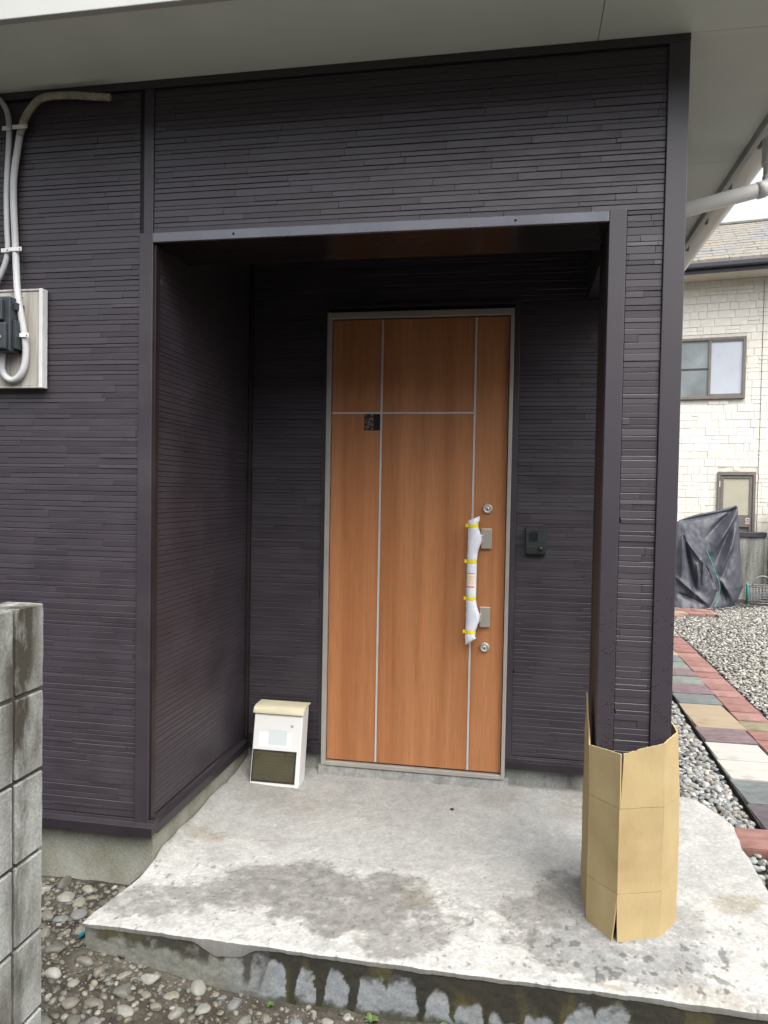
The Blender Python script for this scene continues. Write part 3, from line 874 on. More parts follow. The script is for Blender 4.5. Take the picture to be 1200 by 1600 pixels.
def build_slab_face():
    # front face, left face and right face of the cast block below the topping
    path = []
    for y in np.linspace(SY1 - .05, SY0 + .004, 90): path.append((SX0 + .008 + .05 * max(0, min(1, (y - SY0) / .5)), y))
    for x in np.linspace(SX0 + .008, SX1 - .03, 620): path.append((x, SY0 + .004))
    for y in np.linspace(SY0 + .004, SY1 - .05, 90): path.append((SX1 - .03 - .13 * max(0, (y - .7) / .38) ** 2, y))
    path = np.array(path); npth = len(path)
    nz = 46
    T = np.linspace(0, 1, nz)
    PX = np.repeat(path[:, 0][None], nz, 0); PY = np.repeat(path[:, 1][None], nz, 0)
    S = np.repeat((np.arange(npth) * .004)[None], nz, 0); TT = np.repeat(T[:, None], npth, 1)
    top = -.05 - .034 * (1.05 - PY) / 1.43 - .006
    Z = top + (-.40 - top) * TT
    H = (Z - -.262) / (top + .262)         # 1 at top, 0 at ground
    front = (PY < SY0 + .02)
    C = np.ones(PX.shape + (3,)) * np.array([.195, .213, .222])
    w1 = vfbm(S * 9, Z * 12, 91, 5); w2 = vfbm(S * 40, Z * 60, 93, 4)
    left = sst(-.32, -.52, PX)
    C = mixc(C, [.118, .112, .066], left * (.55 + .6 * (w1 - .4)))
    C = mixc(C, [.18, .187, .18], sst(.5, .65, w1) * .5)
    # dark water stains hanging from the lip between pale arches
    arches = [(-.300, .034, .80), (-.190, .028, .72), (-.092, .034, .80), (.030, .044, .80), (.122, .046, .84), (.243, .036, .66), (.338, .034, .50), (.440, .034, .34), (.552, .040, .46), (.675, .042, .74), (.775, .052, .82), (.93, .05, .35), (1.12, .045, .5), (1.27, .03, .6)]
    wob = (vfbm(PX * 22, Z * 26, 97, 5, .6) - .5) * 1.7
    pale = np.zeros_like(PX)
    for (cx, hw, hh) in arches:
        d = np.abs(PX + wob * .016 - cx + .006 * np.sin(cx * 91) * H) / (hw * (1 + .25 * (1 - H)))
        y = H + wob * .2 + .10 * np.sin(PX * 60)
        pale = np.maximum(pale, sst(.05, -.05, y - hh * np.sqrt(np.clip(1 - np.clip(d, 0, 1) ** 3.0, 0, 1))) * sst(1.04, .94, d))
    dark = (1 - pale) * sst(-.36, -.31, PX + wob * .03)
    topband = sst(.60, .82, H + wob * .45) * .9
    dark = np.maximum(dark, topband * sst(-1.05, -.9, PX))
    # narrow drips on the left part
    for (cx, hw, ln) in ((-.55, .022, .45), (-.625, .02, .2), (-.78, .03, .15), (-.395, .018, .75)):
        dark = np.maximum(dark, sst(1.2, .7, np.abs(PX - cx + wob * .02) / (hw * (.5 + .8 * H))) * sst(1 - ln - .12, 1 - ln + .1, H) * .85)
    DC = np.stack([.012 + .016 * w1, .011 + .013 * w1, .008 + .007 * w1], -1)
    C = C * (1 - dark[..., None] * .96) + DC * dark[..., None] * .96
    # olive algae at the drip centres, moss at the foot
    C = mixc(C, [.085, .075, .025], sst(.55, .75, vfbm(PX * 14, Z * 5, 99, 3)) * dark * .45)
    C = mixc(C, [.03, .032, .013], sst(.16, .03, H + (w2 - .5) * .25) * .85 * sst(-.6, -.2, PX))
    C *= (.82 + .36 * w2)[..., None]
    off = (w1 - .5) * .004 + (w2 - .5) * .003
    PY2 = PY + front * off; PX2 = PX + (~front) * off
    V = np.stack([PX2, PY2, Z], -1).reshape(-1, 3)
    idx = np.arange(nz * npth).reshape(nz, npth)
    F = np.stack([idx[1:, :-1], idx[1:, 1:], idx[:-1, 1:], idx[:-1, :-1]], -1).reshape(-1, 4)
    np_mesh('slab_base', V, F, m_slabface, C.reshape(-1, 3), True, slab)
build_slab_face()

# ================================================================== MAILBOX (leaning on the wall)
mb0 = empty('mailbox', (-.708, .90, -.062), 'white metal mailbox with cream lid and dark window leaning by the door', 'mailbox')
def mailbox():
    bx0, bx1 = -.8375, -.5835
    zb, zt = -.067, .300
    ly = .075                                       # lean back over the height
    def yf(z): return .815 + ly * (z - zb) / (zt - zb)
    body = MB()
    # side profile (y,z) with rounded lower front corner
    prof = [(yf(zb) + .014, zb), (yf(zb) + .004, zb + .003), (yf(zb + .012), zb + .012), (yf(zt), zt), (yf(zt) + .105, zt + .012), (yf(zb) + .112, zb)]
    body.prism(prof, 'x', bx0, bx1)
    body.build('body', m_white, mb0, .005, seg=3)
    # window: recessed dark smoked panel with slats
    z0, z1 = zb + .026, zb + .178
    def quad(x0, x1, za, zb_, dy): return [(x0, yf(za) - dy, za), (x1, yf(za) - dy, za), (x1, yf(zb_) - dy, zb_), (x0, yf(zb_) - dy, zb_), (x0, yf(za) + .004, za), (x1, yf(za) + .004, za), (x1, yf(zb_) + .004, zb_), (x0, yf(zb_) + .004, zb_)]
    BF = [(0, 1, 2, 3), (7, 6, 5, 4), (0, 4, 5, 1), (1, 5, 6, 2), (2, 6, 7, 3), (3, 7, 4, 0)]
    mwin = simple('smoked_window', (.065, .060, .034), .3, .4, var=.12, scale=8)
    mframe = simple('window_rim', (.03, .03, .026), .4, .4)
    win = MB().add(quad(bx0 + .006, bx1 - .020, z0, z1, .0022), BF).build('window', mframe, mb0)
    for k in range(9):
        za = z0 + .010 + k * .0148
        MB().add(quad(bx0 + .016, bx1 - .030, za, za + .0142, .0030 + .0005 * (k % 2)), BF).build('slat', mwin, win)
    # paper stickers (blank)
    MB().add(quad(bx0 + .032, bx1 - .052, zb + .192, zb + .262, .0012), BF).build('sticker', m_sticker, mb0)
    MB().add(quad(bx0 + .082, bx0 + .180, zb + .204, zb + .278, .0021), BF).build('name_plate', m_plate, mb0)
    MB().lathe_y(bx1 - .052, yf(zb + .300) - .0005, zb + .300, [(.0065, 0), (.0065, -.003), (.003, -.0045)], 14).build('lock', m_nickel, mb0)
    # lid: curved cover with down-turned front lip
    lid = MB()
    yt = yf(zt)
    lp = [(yt + .112, zt + .014), (yt + .112, zt + .021), (yt + .05, zt + .022), (yt + .012, zt + .019), (yt - .008, zt + .009), (yt - .013, zt - .004), (yt - .014, zt - .014), (yt - .010, zt - .014), (yt - .008, zt - .002), (yt - .004, zt + .004), (yt + .02, zt + .0125), (yt + .05, zt + .014)]
    lid.prism(lp, 'x', bx0 - .006, bx1 + .006)
    lid.build('lid', m_cream, mb0, .004, seg=3)
mailbox()

# ================================================================== INTERCOM
ic = empty('intercom', (.545, DB, 1.187), 'small dark green-black intercom with speaker slots right of the door', 'intercom')
m_ic = simple('intercom_plastic', (.022, .030, .030), .45, .4, var=.1, bscale=500, bstr=.1)
m_ic2 = simple('intercom_base', (.012, .014, .014), .5, .3)
MB().box(.495, .598, DB - .016, DB - .004, 1.120, 1.256).build('back_plate', m_ic2, ic, .003)
MB().prism([(DB - .0155, 1.124), (DB - .034, 1.128), (DB - .040, 1.16), (DB - .036, 1.246), (DB - .031, 1.253), (DB - .0155, 1.2535)], 'x', .4985, .5945).build('body', m_ic, ic, .004, seg=3)
for k in range(7):
    x = .516 + k * .0062
    MB().box(x, x + .0028, DB - .0405, DB - .0365, 1.190, 1.236).build('speaker_slot', m_ic2, ic)
MB().lathe_y(.568, DB - .040, 1.153, [(.0115, .004), (.0115, 0), (.010, -.003), (.006, -.005)], 20).build('button', simple('button_black', (.01, .01, .01), .15, .6), ic, smooth=True)

# ================================================================== METER BOX, BOARD, CABLES (left wall)
bd = empty('meter_board', (-1.62, 0, 1.81), 'pale weathered wooden board with white edging on the left wall', 'board')
m_board0 = stained_concrete('weathered_board', (.30, .285, .25), (.17, .155, .13), (.38, .365, .33), 9, .8, 120, (1, 1, .12), .001)
def boardmat():
    m, N, L, b = mat('weathered_wood_board', .75, .2)
    tc = N.new('ShaderNodeTexCoord').outputs['Object']
    t = noise_tex(N, L, tc, 1.0, 5, .6, (38, 38, 2.2))
    r = ramp(N, L, t.outputs[0], [(.3, (.24, .22, .19)), (.5, (.37, .35, .315)), (.7, (.46, .445, .415))])
    L.new(r.outputs[0], b.inputs['Base Color'])
    bump(N, L, b, t.outputs[0], .2, .001)
    return m
m_board = boardmat()
m_edge = simple('white_edging', (.56, .57, .565), .5, .3, var=.06, scale=20)
MB().box(-1.86, -1.413, -.034, -.008, 1.815, 2.185).build('panel', m_board, bd, .002)
MB().box(-1.412, -1.396, -.042, -.008, 1.805, 2.194).build('edging', m_edge, bd, .002)
MB().box(-1.86, -1.4125, -.038, -.008, 2.1855, 2.194).build('edging', m_board, bd, .002)
MB().box(-1.86, -1.4125, -.038, -.008, 1.805, 1.8145).build('edging', m_board, bd, .002)
mbx = empty('breaker_box', (-1.6, -.035, 1.93), 'dark grey electric breaker box mounted on the pale board', 'electric box')
m_box = simple('breaker_plastic', (.035, .042, .048), .4, .45, var=.15, scale=12)
MB().box(-1.70, -1.4905, -.105, -.0345, 1.938, 2.150).build('housing', m_box, mbx, .006, seg=3)
MB().box(-1.69, -1.512, -.125, -.1052, 2.055, 2.138).build('upper_cover', m_box, mbx, .006, seg=3)
MB().box(-1.70, -1.498, -.122, -.1052, 1.945, 2.047).build('lower_cover', m_box, mbx, .005, seg=3)
MB().box(-1.4903, -1.478, -.085, -.0345, 2.10, 2.13).build('side_lug', m_box, mbx, .003)
MB().box(-1.4903, -1.476, -.09, -.0345, 1.95, 2.06).build('side_lug', m_box, mbx, .003)
MB().lathe_y(-1.522, -.122, 1.99, [(.007, 0), (.007, -.003), (.003, -.004)], 12).build('screw', m_nickel, mbx)
MB().lathe_y(-1.492, -.034, 2.166, [(.006, 0), (.006, -.003), (.003, -.004)], 12).build('screw', m_nickel, mbx)
m_cable = simple('grey_vinyl_cable', (.47, .48, .485), .45, .4, var=.08, scale=14)
m_cableold = simple('dirty_vinyl_cable', (.33, .31, .26), .6, .3, var=.3, scale=45)
m_clip = simple('cable_clip', (.70, .70, .68), .4, .4)
c1 = empty('power_cable', (-1.55, -.02, 2.2), 'thick grey cable looping from the eave down below the breaker box', 'cable')
ct = [(-1.118, -.035, 2.912), (-1.20, -.03, 2.925), (-1.29, -.026, 2.938), (-1.39, -.03, 2.938), (-1.44, -.028, 2.92), (-1.49, -.022, 2.868), (-1.515, -.02, 2.80)]
MB().tube(spline(ct, 8), .0135, 14).build('weathered_end', m_cableold, c1, smooth=True)
cb = [(-1.515, -.02, 2.80), (-1.538, -.02, 2.66), (-1.541, -.02, 2.55), (-1.532, -.02, 2.38), (-1.515, -.035, 2.25), (-1.492, -.055, 2.15), (-1.470, -.055, 2.04), (-1.461, -.05, 1.95), (-1.472, -.05, 1.875), (-1.505, -.05, 1.838), (-1.54, -.05, 1.84), (-1.562, -.055, 1.875), (-1.558, -.06, 1.945)]
MB().tube(spline(cb, 8), .0130, 14).build('sheath', m_cable, c1, smooth=True)
def clipm(x0, x1, z, y, par):
    m = MB(); m.box(x0, x1, y - .016, y - .013, z - .008, z + .008)
    o = m.build('clip', m_clip, par, .001)
    MB().lathe_y(x1 - .007, y - .016, z, [(.004, 0), (.003, -.003)], 10).build('clip_screw', m_nickel, o)
clipm(-1.535, -1.47, 2.828, -.022, c1); clipm(-1.548, -1.492, 2.352, -.022, c1); clipm(-1.475, -1.435, 2.006, -.055, c1)
c2 = empty('service_cable', (-1.57, -.02, 2.5), 'thinner grey cable at the left photo edge bending away left', 'cable')
cc = [(-1.62, -.02, 2.965), (-1.585, -.02, 2.925), (-1.566, -.02, 2.88), (-1.562, -.02, 2.80), (-1.572, -.02, 2.6), (-1.570, -.02, 2.45), (-1.566, -.02, 2.36), (-1.578, -.02, 2.30), (-1.61, -.02, 2.24), (-1.66, -.03, 2.17)]
MB().tube(spline(cc, 8), .0105, 12).build('sheath', m_cable, c2, smooth=True)
clipm(-1.582, -1.545, 2.828, -.019, c2); clipm(-1.585, -1.549, 2.350, -.019, c2)

# ================================================================== CARDBOARD WRAP round the post foot
cw = empty('cardboard_wrap', (.87, .05, -.075), 'brown cardboard box wrapped round the foot of the dark post', 'cardboard')
def card():
    th = .005
    ring = [(.722, .20), (.724, -.010), (.812, -.122), (.905, -.088), (.962, -.068), (1.036, .035), (1.03, .215)]
    zc1, zc2 = .372, .082                     # crease heights
    def bot(i): return -.083 + (.004 if i in (2,) else .006)
    tops = [.615, .545, .556, .575, .588, .600, .615]
    rnd = random.Random(3)
    def sheet(a, b, za0, za1, zb0, zb1, da=(0, 0), db=(0, 0), name='panel', torn=False, jag=0.0):
        """vertical sheet between plan points a,b; (za0,za1) bottom/top at a; da/db: plan shift of the top (or bottom) edge"""
        a = Vector((a[0], a[1], 0)); b = Vector((b[0], b[1], 0))
        dirn = (b - a).normalized(); nr = Vector((-dirn.y, dirn.x, 0))      # points inwards for this winding
        n, m = 10, 8
        vs, fs = [], []
        for side in (0, 1):
            for j in range(m + 1):
                for i in range(n + 1):
                    t, s = i / n, j / m
                    z0 = za0 + (zb0 - za0) * t; z1 = za1 + (zb1 - za1) * t
                    if jag and j == m: z1 += jag * noise.noise(Vector((t * 9, a.x * 20, 1)))
                    p = a.lerp(b, t)
                    sh = Vector((da[0] + (db[0] - da[0]) * t, da[1] + (db[1] - da[1]) * t, 0)) * s
                    w = .0030 * noise.noise(Vector((p.x * 14, p.y * 14, (z0 + (z1 - z0) * s) * 9)))
                    q = p + sh + nr * (side * th + w)
                    if torn and i == 0:
                        q += dirn * (.016 * noise.noise(Vector((3, 1, s * 14 + z0 * 30))) + .010 * noise.noise(Vector((3, 7, s * 41))))
                    vs.append((q.x, q.y, z0 + (z1 - z0) * s))
        N1 = (n + 1) * (m + 1)
        for j in range(m):
            for i in range(n):
                k = j * (n + 1) + i
                fs.append((k, k + 1, k + n + 2, k + n + 1))
                fs.append((N1 + k, N1 + k + n + 1, N1 + k + n + 2, N1 + k + 1))
        edge = [(i, i + 1) for i in range(n)] + [(m * (n + 1) + i + 1, m * (n + 1) + i) for i in range(n)] + [((j + 1) * (n + 1), j * (n + 1)) for j in range(m)] + [(j * (n + 1) + n, (j + 1) * (n + 1) + n) for j in range(m)]
        for (p, q) in edge: fs.append((p, N1 + p, N1 + q, q))
        o = MB().add(vs, fs).build(name, m_card, cw)
        for pl_ in o.data.polygons: pl_.use_smooth = False
        return o
    g = .0007
    for i in range(len(ring) - 1):
        a, b = ring[i], ring[i + 1]
        torn = (i == 0)
        sheet(a, b, zc2 + g, zc1 - g, zc2 + g, zc1 - g, name='body_panel', torn=torn)
    # upper flaps: left pair, right pair with a slit at the front edge
    for i in range(len(ring) - 1):
        a, b = ring[i], ring[i + 1]
        lean = {0: ((.004, 0), (-.004, .002)), 1: ((-.004, .002), (.0015, .006)), 2: ((.006, .010), (.002, .004)), 3: ((.002, .004), (0, 0)), 4: ((0, 0), (-.012, -.004)), 5: ((-.012, -.004), (-.01, 0))}[i]
        aa = a
        if i == 2: aa = (a[0] + .0045, a[1] + .0015)
        sheet(aa, b, zc1 + g, tops[i] + (.06 if i == 0 else 0), zc1 + g, tops[i + 1], lean[0], lean[1], 'upper_flap', torn=(i == 0), jag=.004 if i == 2 else .0015)
    for i in range(len(ring) - 1):
        a, b = ring[i], ring[i + 1]
        # built from the crease down: flip so that "top" is the floor edge
        aa, bb = a, b
        o1 = {1: ((0, 0), (-.016, -.002)), 2: ((.004, -.004), (0, 0))}.get(i, ((0, 0), (0, 0)))
        sheet(aa, bb, zc2 - g, -.084, zc2 - g, -.084, o1[0], o1[1], 'lower_flap', torn=(i == 0))
card()

# ================================================================== BLOCK WALL at the left edge
bw = empty('block_wall', (-.75, -1.3, -.25), 'weathered grey concrete block wall at the left photo edge', 'wall')
def blockwall():
    x1, x0 = -.690, -.790
    yend = -1.030
    ztop = 1.130
    MB().box(x0 + .007, x1 - .007, -2.55, yend - .006, -.4, ztop - .012).build('mortar_core', m_mortar, bw)
    cols = [(yend - .100, yend)]
    y = yend - .11
    while y > -2.5:
        cols.append((max(y - .39, -2.55), y)); y -= .40
    heights = []
    z = ztop
    while z > -.35:
        heights.append((z - (.205 if z == ztop else .19), z)); z -= (.215 if z == ztop else .20)
    k = 0
    for ci, (ya, yb) in enumerate(cols):
        for (za, zb) in heights:
            k += 1
            bm = bmesh.new()
            bmesh.ops.create_cube(bm, size=1)
            for v in bm.verts:
                v.co = Vector(((x0 + x1) / 2 + v.co.x * (x1 - x0), (ya + yb) / 2 + v.co.y * (yb - ya), (za + zb) / 2 + v.co.z * (zb - za)))
            bmesh.ops.bevel(bm, geom=list(bm.edges), offset=.0025, segments=1, affect='EDGES', profile=.5)
            bmesh.ops.subdivide_edges(bm, edges=[e for e in bm.edges if e.calc_length() > .03], cuts=7, use_grid_fill=True)
            for v in bm.verts:
                nv = noise.noise(v.co * 24 + Vector((k * 3.1, 0, 0))) * .0012 + noise.noise(v.co * 90) * .0012
                v.co += Vector((nv, nv * .7, nv * .5))
            me = bpy.data.meshes.new('block'); bm.to_mesh(me); bm.free()
            me.materials.append(m_block)
            for p in me.polygons: p.use_smooth = True
            me.set_sharp_from_angle(angle=R(35))
            o = bpy.data.objects.new('block', me); coll().link(o); adopt(o, bw)
blockwall()
hp = MB().tube(spline([(-1.1, -1.13, 1.146), (-.95, -1.125, 1.146), (-.80, -1.125, 1.146), (-.776, -1.125, 1.146)], 5), .012, 12).build('pipe_offcut', simple('grey_blue_pipe', (.35, .42, .46), .35, .4), None, smooth=True)
tag(hp, 'short grey-blue pipe lying on top of the block wall', 'pipe')

# ================================================================== GARDEN PATH
path = empty('garden_path', (1.9, 2.5, -.22))
tag(path, kind='structure')
GZ = -.20
def paver_mat(name, c, v=.32, sc=11, vein=None):
    m, N, L, b = mat(name, .7, .3)
    tc = N.new('ShaderNodeTexCoord').outputs['Object']
    t = noise_tex(N, L, tc, sc, 7, .6, (1, 2.2, 1))
    stops = [(.3, [x * (1 - v) for x in c]), (.7, [min(1, x * (1 + v)) for x in c])]
    if vein: stops = [(.3, vein), (.42, [x * .9 for x in c]), (.7, c)]
    r = ramp(N, L, t.outputs[0], stops)
    L.new(r.outputs[0], b.inputs['Base Color'])
    t3 = noise_tex(N, L, tc, 60, 5); bump(N, L, b, t3.outputs[0], .35, .003)
    return m
pm = dict(red=paver_mat('paver_red', (.17, .088, .075)), red2=paver_mat('paver_red_pale', (.20, .113, .098)), slate=paver_mat('paver_slate', (.095, .107, .105)),
          green=paver_mat('paver_green', (.12, .137, .122)), purple=paver_mat('paver_purple', (.115, .083, .088)), marble=paver_mat('paver_marble', (.335, .325, .30), .1, 5, (.22, .175, .135)),
          sand=paver_mat('paver_sandstone', (.24, .195, .13), .2, 5, (.16, .11, .07)), dark=paver_mat('paver_dark', (.066, .056, .06)), olive=paver_mat('paver_olive', (.15, .132, .085)))
_pc = {}
def paver(cx, cy, w, l, rot, kind, hgt=.035, dz=0.0):
    key = (round(w, 3), round(l, 3), kind)
    if key not in _pc:
        bm = bmesh.new(); bmesh.ops.create_cube(bm, size=1)
        for v in bm.verts: v.co = Vector((v.co.x * w, v.co.y * l, v.co.z * hgt))
        bmesh.ops.bevel(bm, geom=list(bm.edges), offset=.005, segments=2, affect='EDGES')
        me = bpy.data.meshes.new('paver'); bm.to_mesh(me); bm.free(); me.materials.append(pm[kind]); _pc[key] = me
    o = bpy.data.objects.new('paver', _pc[key]); coll().link(o); adopt(o, path)
    o.location = (cx, cy, GZ - hgt / 2 + .008 + dz); o.rotation_euler = (0, 0, rot)
SK = .02
def pxl(y): return 1.675 + .030 * (y - 1.4)
ys_ = [1.155, 1.463, 1.811, 2.135, 2.472, 2.794, 3.407, 3.706, 4.035, 4.323, 4.62, 4.92, 5.22, 5.52, 5.82, 6.12]
kinds = ['dark', 'slate', 'marble', 'marble', 'purple', 'sand', 'slate', 'purple', 'green', 'purple', 'green', 'slate', 'sand', 'purple', 'slate']
rp = random.Random(5)
for i in range(len(ys_) - 1):
    yc = (ys_[i] + ys_[i + 1]) / 2
    paver(pxl(yc) + .17, yc, .335 if i < 9 else .31, ys_[i + 1] - ys_[i] - .008, SK + rp.uniform(-.012, .012), kinds[i], dz=rp.uniform(-.004, .004))
y = 1.30; i = 0
rk = ['red', 'red2', 'red', 'red', 'olive', 'red', 'red2', 'red', 'red2', 'red', 'red', 'red2', 'red', 'red2', 'red', 'red']
seqk = ['red', 'red', 'red2', 'red', 'red', 'red', 'red', 'olive', 'red2', 'red', 'red', 'red2', 'red', 'red2', 'red', 'red2', 'red', 'red', 'red2', 'red', 'red']
while y < 6.2:
    l = .215
    xc = pxl(y) + .345 + .118 - .02 * (y - 2)* .5
    paver(xc, y + l / 2, .222, l - .006, SK + rp.uniform(-.02, .02), seqk[i % len(seqk)], dz=rp.uniform(-.004, .005)); y += l; i += 1
for k in range(4):
    paver(1.585 + k * .235, 1.035, .228, .225, .03 + rp.uniform(-.02, .02), 'red', .06, dz=.006)
# black edging strip between pebbles and path
m_edgeblk = simple('edging_strip', (.018, .018, .018), .6, .3)
MB().add([(pxl(1.16) - .008, 1.16, GZ - .05), (pxl(1.16) - .002, 1.16, GZ - .05), (pxl(6.2) - .002, 6.2, GZ - .05), (pxl(6.2) - .008, 6.2, GZ - .05),
          (pxl(1.16) - .008, 1.16, GZ + .014), (pxl(1.16) - .002, 1.16, GZ + .014), (pxl(6.2) - .002, 6.2, GZ + .014), (pxl(6.2) - .008, 6.2, GZ + .014)],
         [(0, 3, 2, 1), (4, 5, 6, 7), (0, 1, 5, 4), (1, 2, 6, 5), (2, 3, 7, 6), (3, 0, 4, 7)]).build('edging_strip', m_edgeblk, path)
# far crossing row of pavers near the covered motorcycle
for r_ in range(4):
    for c_ in range(11):
        if r_ == 0 and c_ > 8: continue
        paver(.72 + c_ * .236 + (r_ % 2) * .1, 7.72 + r_ * .236 + c_ * .03, .228, .226, .12 + rp.uniform(-.03, .03), rp.choice(('red', 'red2', 'red2', 'sand', 'olive', 'red')), dz=rp.uniform(-.004, .004))

# ================================================================== PEBBLES
def ico(sub):
    bm = bmesh.new(); bmesh.ops.create_icosphere(bm, subdivisions=sub, radius=1)
    bm.verts.index_update()
    V = np.array([v.co[:] for v in bm.verts]); F = np.array([[v.index for v in f.verts] for f in bm.faces]); bm.free()
    return V, F
ICO1, ICO2, ICO3 = ico(1), ico(2), ico(3)
PAL_GREY = .68 * np.array([(.26, .27, .26), (.33, .34, .33), (.20, .21, .215), (.38, .38, .36), (.28, .27, .24), (.16, .17, .175), (.36, .33, .27), (.30, .31, .31)])
PAL_PALE = .50 * np.array([(.42, .41, .37), (.52, .51, .47), (.34, .33, .30), (.28, .27, .25), (.47, .44, .37), (.40, .37, .30), (.22, .215, .20), (.58, .57, .53)])
PAL_SOIL = .40 * np.array([(.24, .235, .19), (.20, .185, .14), (.29, .275, .22), (.25, .22, .165), (.16, .155, .12), (.33, .325, .28), (.21, .21, .19)])
def stones(name, P, size, base, pal, seed, m=m_pebble, flat=.55, kind='stuff'):
    rng = np.random.RandomState(seed)
    n = len(P)
    V0, F0 = base
    nv = len(V0)
    a = size * rng.uniform(.75, 1.25, n)
    sc = np.stack([a, a * rng.uniform(.6, .95, n), a * flat * rng.uniform(.7, 1.25, n)], -1)
    V = np.repeat(V0[None], n, 0)
    # lumpiness: three random soft dents/bumps per stone
    for k in range(4):
        d = rng.normal(size=(n, 1, 3)); d /= np.linalg.norm(d, axis=2, keepdims=True)
        dp_ = np.clip((V0[None] * d).sum(2), 0, 1) ** 2
        V = V * (1 + rng.uniform(-.22, .16, (n, 1)) * dp_)[..., None]
    for k in range(4):
        d = rng.normal(size=(n, 1, 3)); d /= np.linalg.norm(d, axis=2, keepdims=True)
        ov = np.clip((V * d).sum(2) - rng.uniform(.55, .9, (n, 1)), 0, 9)
        V = V - d * (ov * .8)[..., None]
    V = V * sc[:, None, :]
    # tilt then spin
    ax = rng.uniform(-.35, .35, (n, 1)); ca, sa = np.cos(ax), np.sin(ax)
    y_, z_ = V[..., 1] * ca - V[..., 2] * sa, V[..., 1] * sa + V[..., 2] * ca
    V[..., 1], V[..., 2] = y_, z_
    th = rng.uniform(0, 6.283, (n, 1)); c, s = np.cos(th), np.sin(th)
    x_, y_ = V[..., 0] * c - V[..., 1] * s, V[..., 0] * s + V[..., 1] * c
    V[..., 0], V[..., 1] = x_, y_
    V = V + P[:, None, :]
    col = pal[rng.randint(0, len(pal), n)] * rng.uniform(.5, 1.35, (n, 1))
    col = np.repeat(col[:, None], nv, 1)
    F = (F0[None] + (np.arange(n) * nv)[:, None, None]).reshape(-1, F0.shape[1])
    o = np_mesh(name, V.reshape(-1, 3), F, m, col.reshape(-1, 3), True)
    if kind: tag(o, kind=kind)
    return o
def scatter(x0, x1, y0, y1, step, seed, keep, z, jit=.5, zj=.006):
    rng = np.random.RandomState(seed)
    gx, gy = np.meshgrid(np.arange(x0, x1, step), np.arange(y0, y1, step))
    P = np.stack([gx.ravel(), gy.ravel()], -1) + rng.uniform(-jit, jit, (gx.size, 2)) * step
    k = keep(P[:, 0], P[:, 1])
    P = P[k]
    return np.concatenate([P, (z + rng.uniform(-zj, zj, len(P)))[:, None]], 1)
pxln = lambda y: 1.675 + .030 * (y - 1.4)
def slab_right(y): return SX1 - .03 - .13 * np.clip((y - .7) / .38, 0, 2) ** 2
# strip between house and path
keepA = lambda x, y: ((x < pxln(y) - .03) & (y > 1.17) & ((x > 1.02) | (y < 1.6)) & ~((x < slab_right(y) + .02) & (y < SY1)))
PA = np.concatenate([scatter(1.0, 1.72, 1.0, 3.4, .031, 1, keepA, GZ - .004), scatter(1.0, 1.72, 1.0, 3.4, .034, 2, keepA, GZ - .016)])
o = stones('pebble_strip', PA, .0215, ICO2, PAL_GREY, 11); tag(o, 'grey rounded river pebbles filling the strip between house and path', 'pebbles')
PA2 = scatter(1.0, 1.85, 3.4, 6.3, .034, 3, lambda x, y: (x < pxln(y) - .03), GZ - .006)
o = stones('pebble_strip', PA2, .024, ICO1, PAL_GREY, 12); tag(o, 'far grey pebbles beside the side wall of the house', 'pebbles')
PB_ = scatter(1.40, 2.6, -.1, .93, .036, 4, lambda x, y: (x > slab_right(y) + .015) & (vfbm(x * 5, y * 5, 7) > .38), GZ - .016)
o = stones('pebble_patch', PB_, .022, ICO2, PAL_GREY, 13); tag(o, 'loose grey pebbles beside the right edge of the concrete step', 'pebbles')
# gravel yard to the right of the path
vis = lambda x, y, mg: (x < .45 + .33 * (y + 2.66) + mg)
keepG = lambda x, y: (x > pxln(y) + .60 - .01 * (y - 2)) & vis(x, y, .9)
P1 = scatter(2.2, 4.2, 1.2, 4.6, .028, 5, keepG, GZ - .004)
o = stones('gravel_yard', P1, .0175, ICO2, PAL_PALE, 14); tag(o, 'pale grey gravel spread right of the brick path', 'gravel')
keepG2 = lambda x, y: ((x > pxln(y) + .60 - .01 * (y - 2)) | (y > 6.3)) & vis(x, y, .7) & ~((y > 7.58 + .13 * (x - .72)) & (y < 8.62 + .13 * (x - .72)) & (x < 3.2)) & ((y < 9.1 + .42 * np.maximum(0, x - 2.9)) | (x < 2.55))
P2 = np.concatenate([scatter(1.0, 6.0, 4.6, 11.2, .034, 6, keepG2, GZ - .004)])
o = stones('gravel_yard', P2, .0215, ICO1, PAL_PALE, 15); tag(o, 'far pale gravel in front of the covered motorcycle', 'gravel')
gb = []
GBX = [(1.0, 1.0), (2.0, 1.0)]
bedo = MB().add([(1.0, 1.0, GZ - .022), (6.5, 1.0, GZ - .022), (6.5, 12, GZ - .022), (1.0, 12, GZ - .022)], [(0, 1, 2, 3)]).build('gravel_ground', m_bed)
tag(bedo, kind='structure')

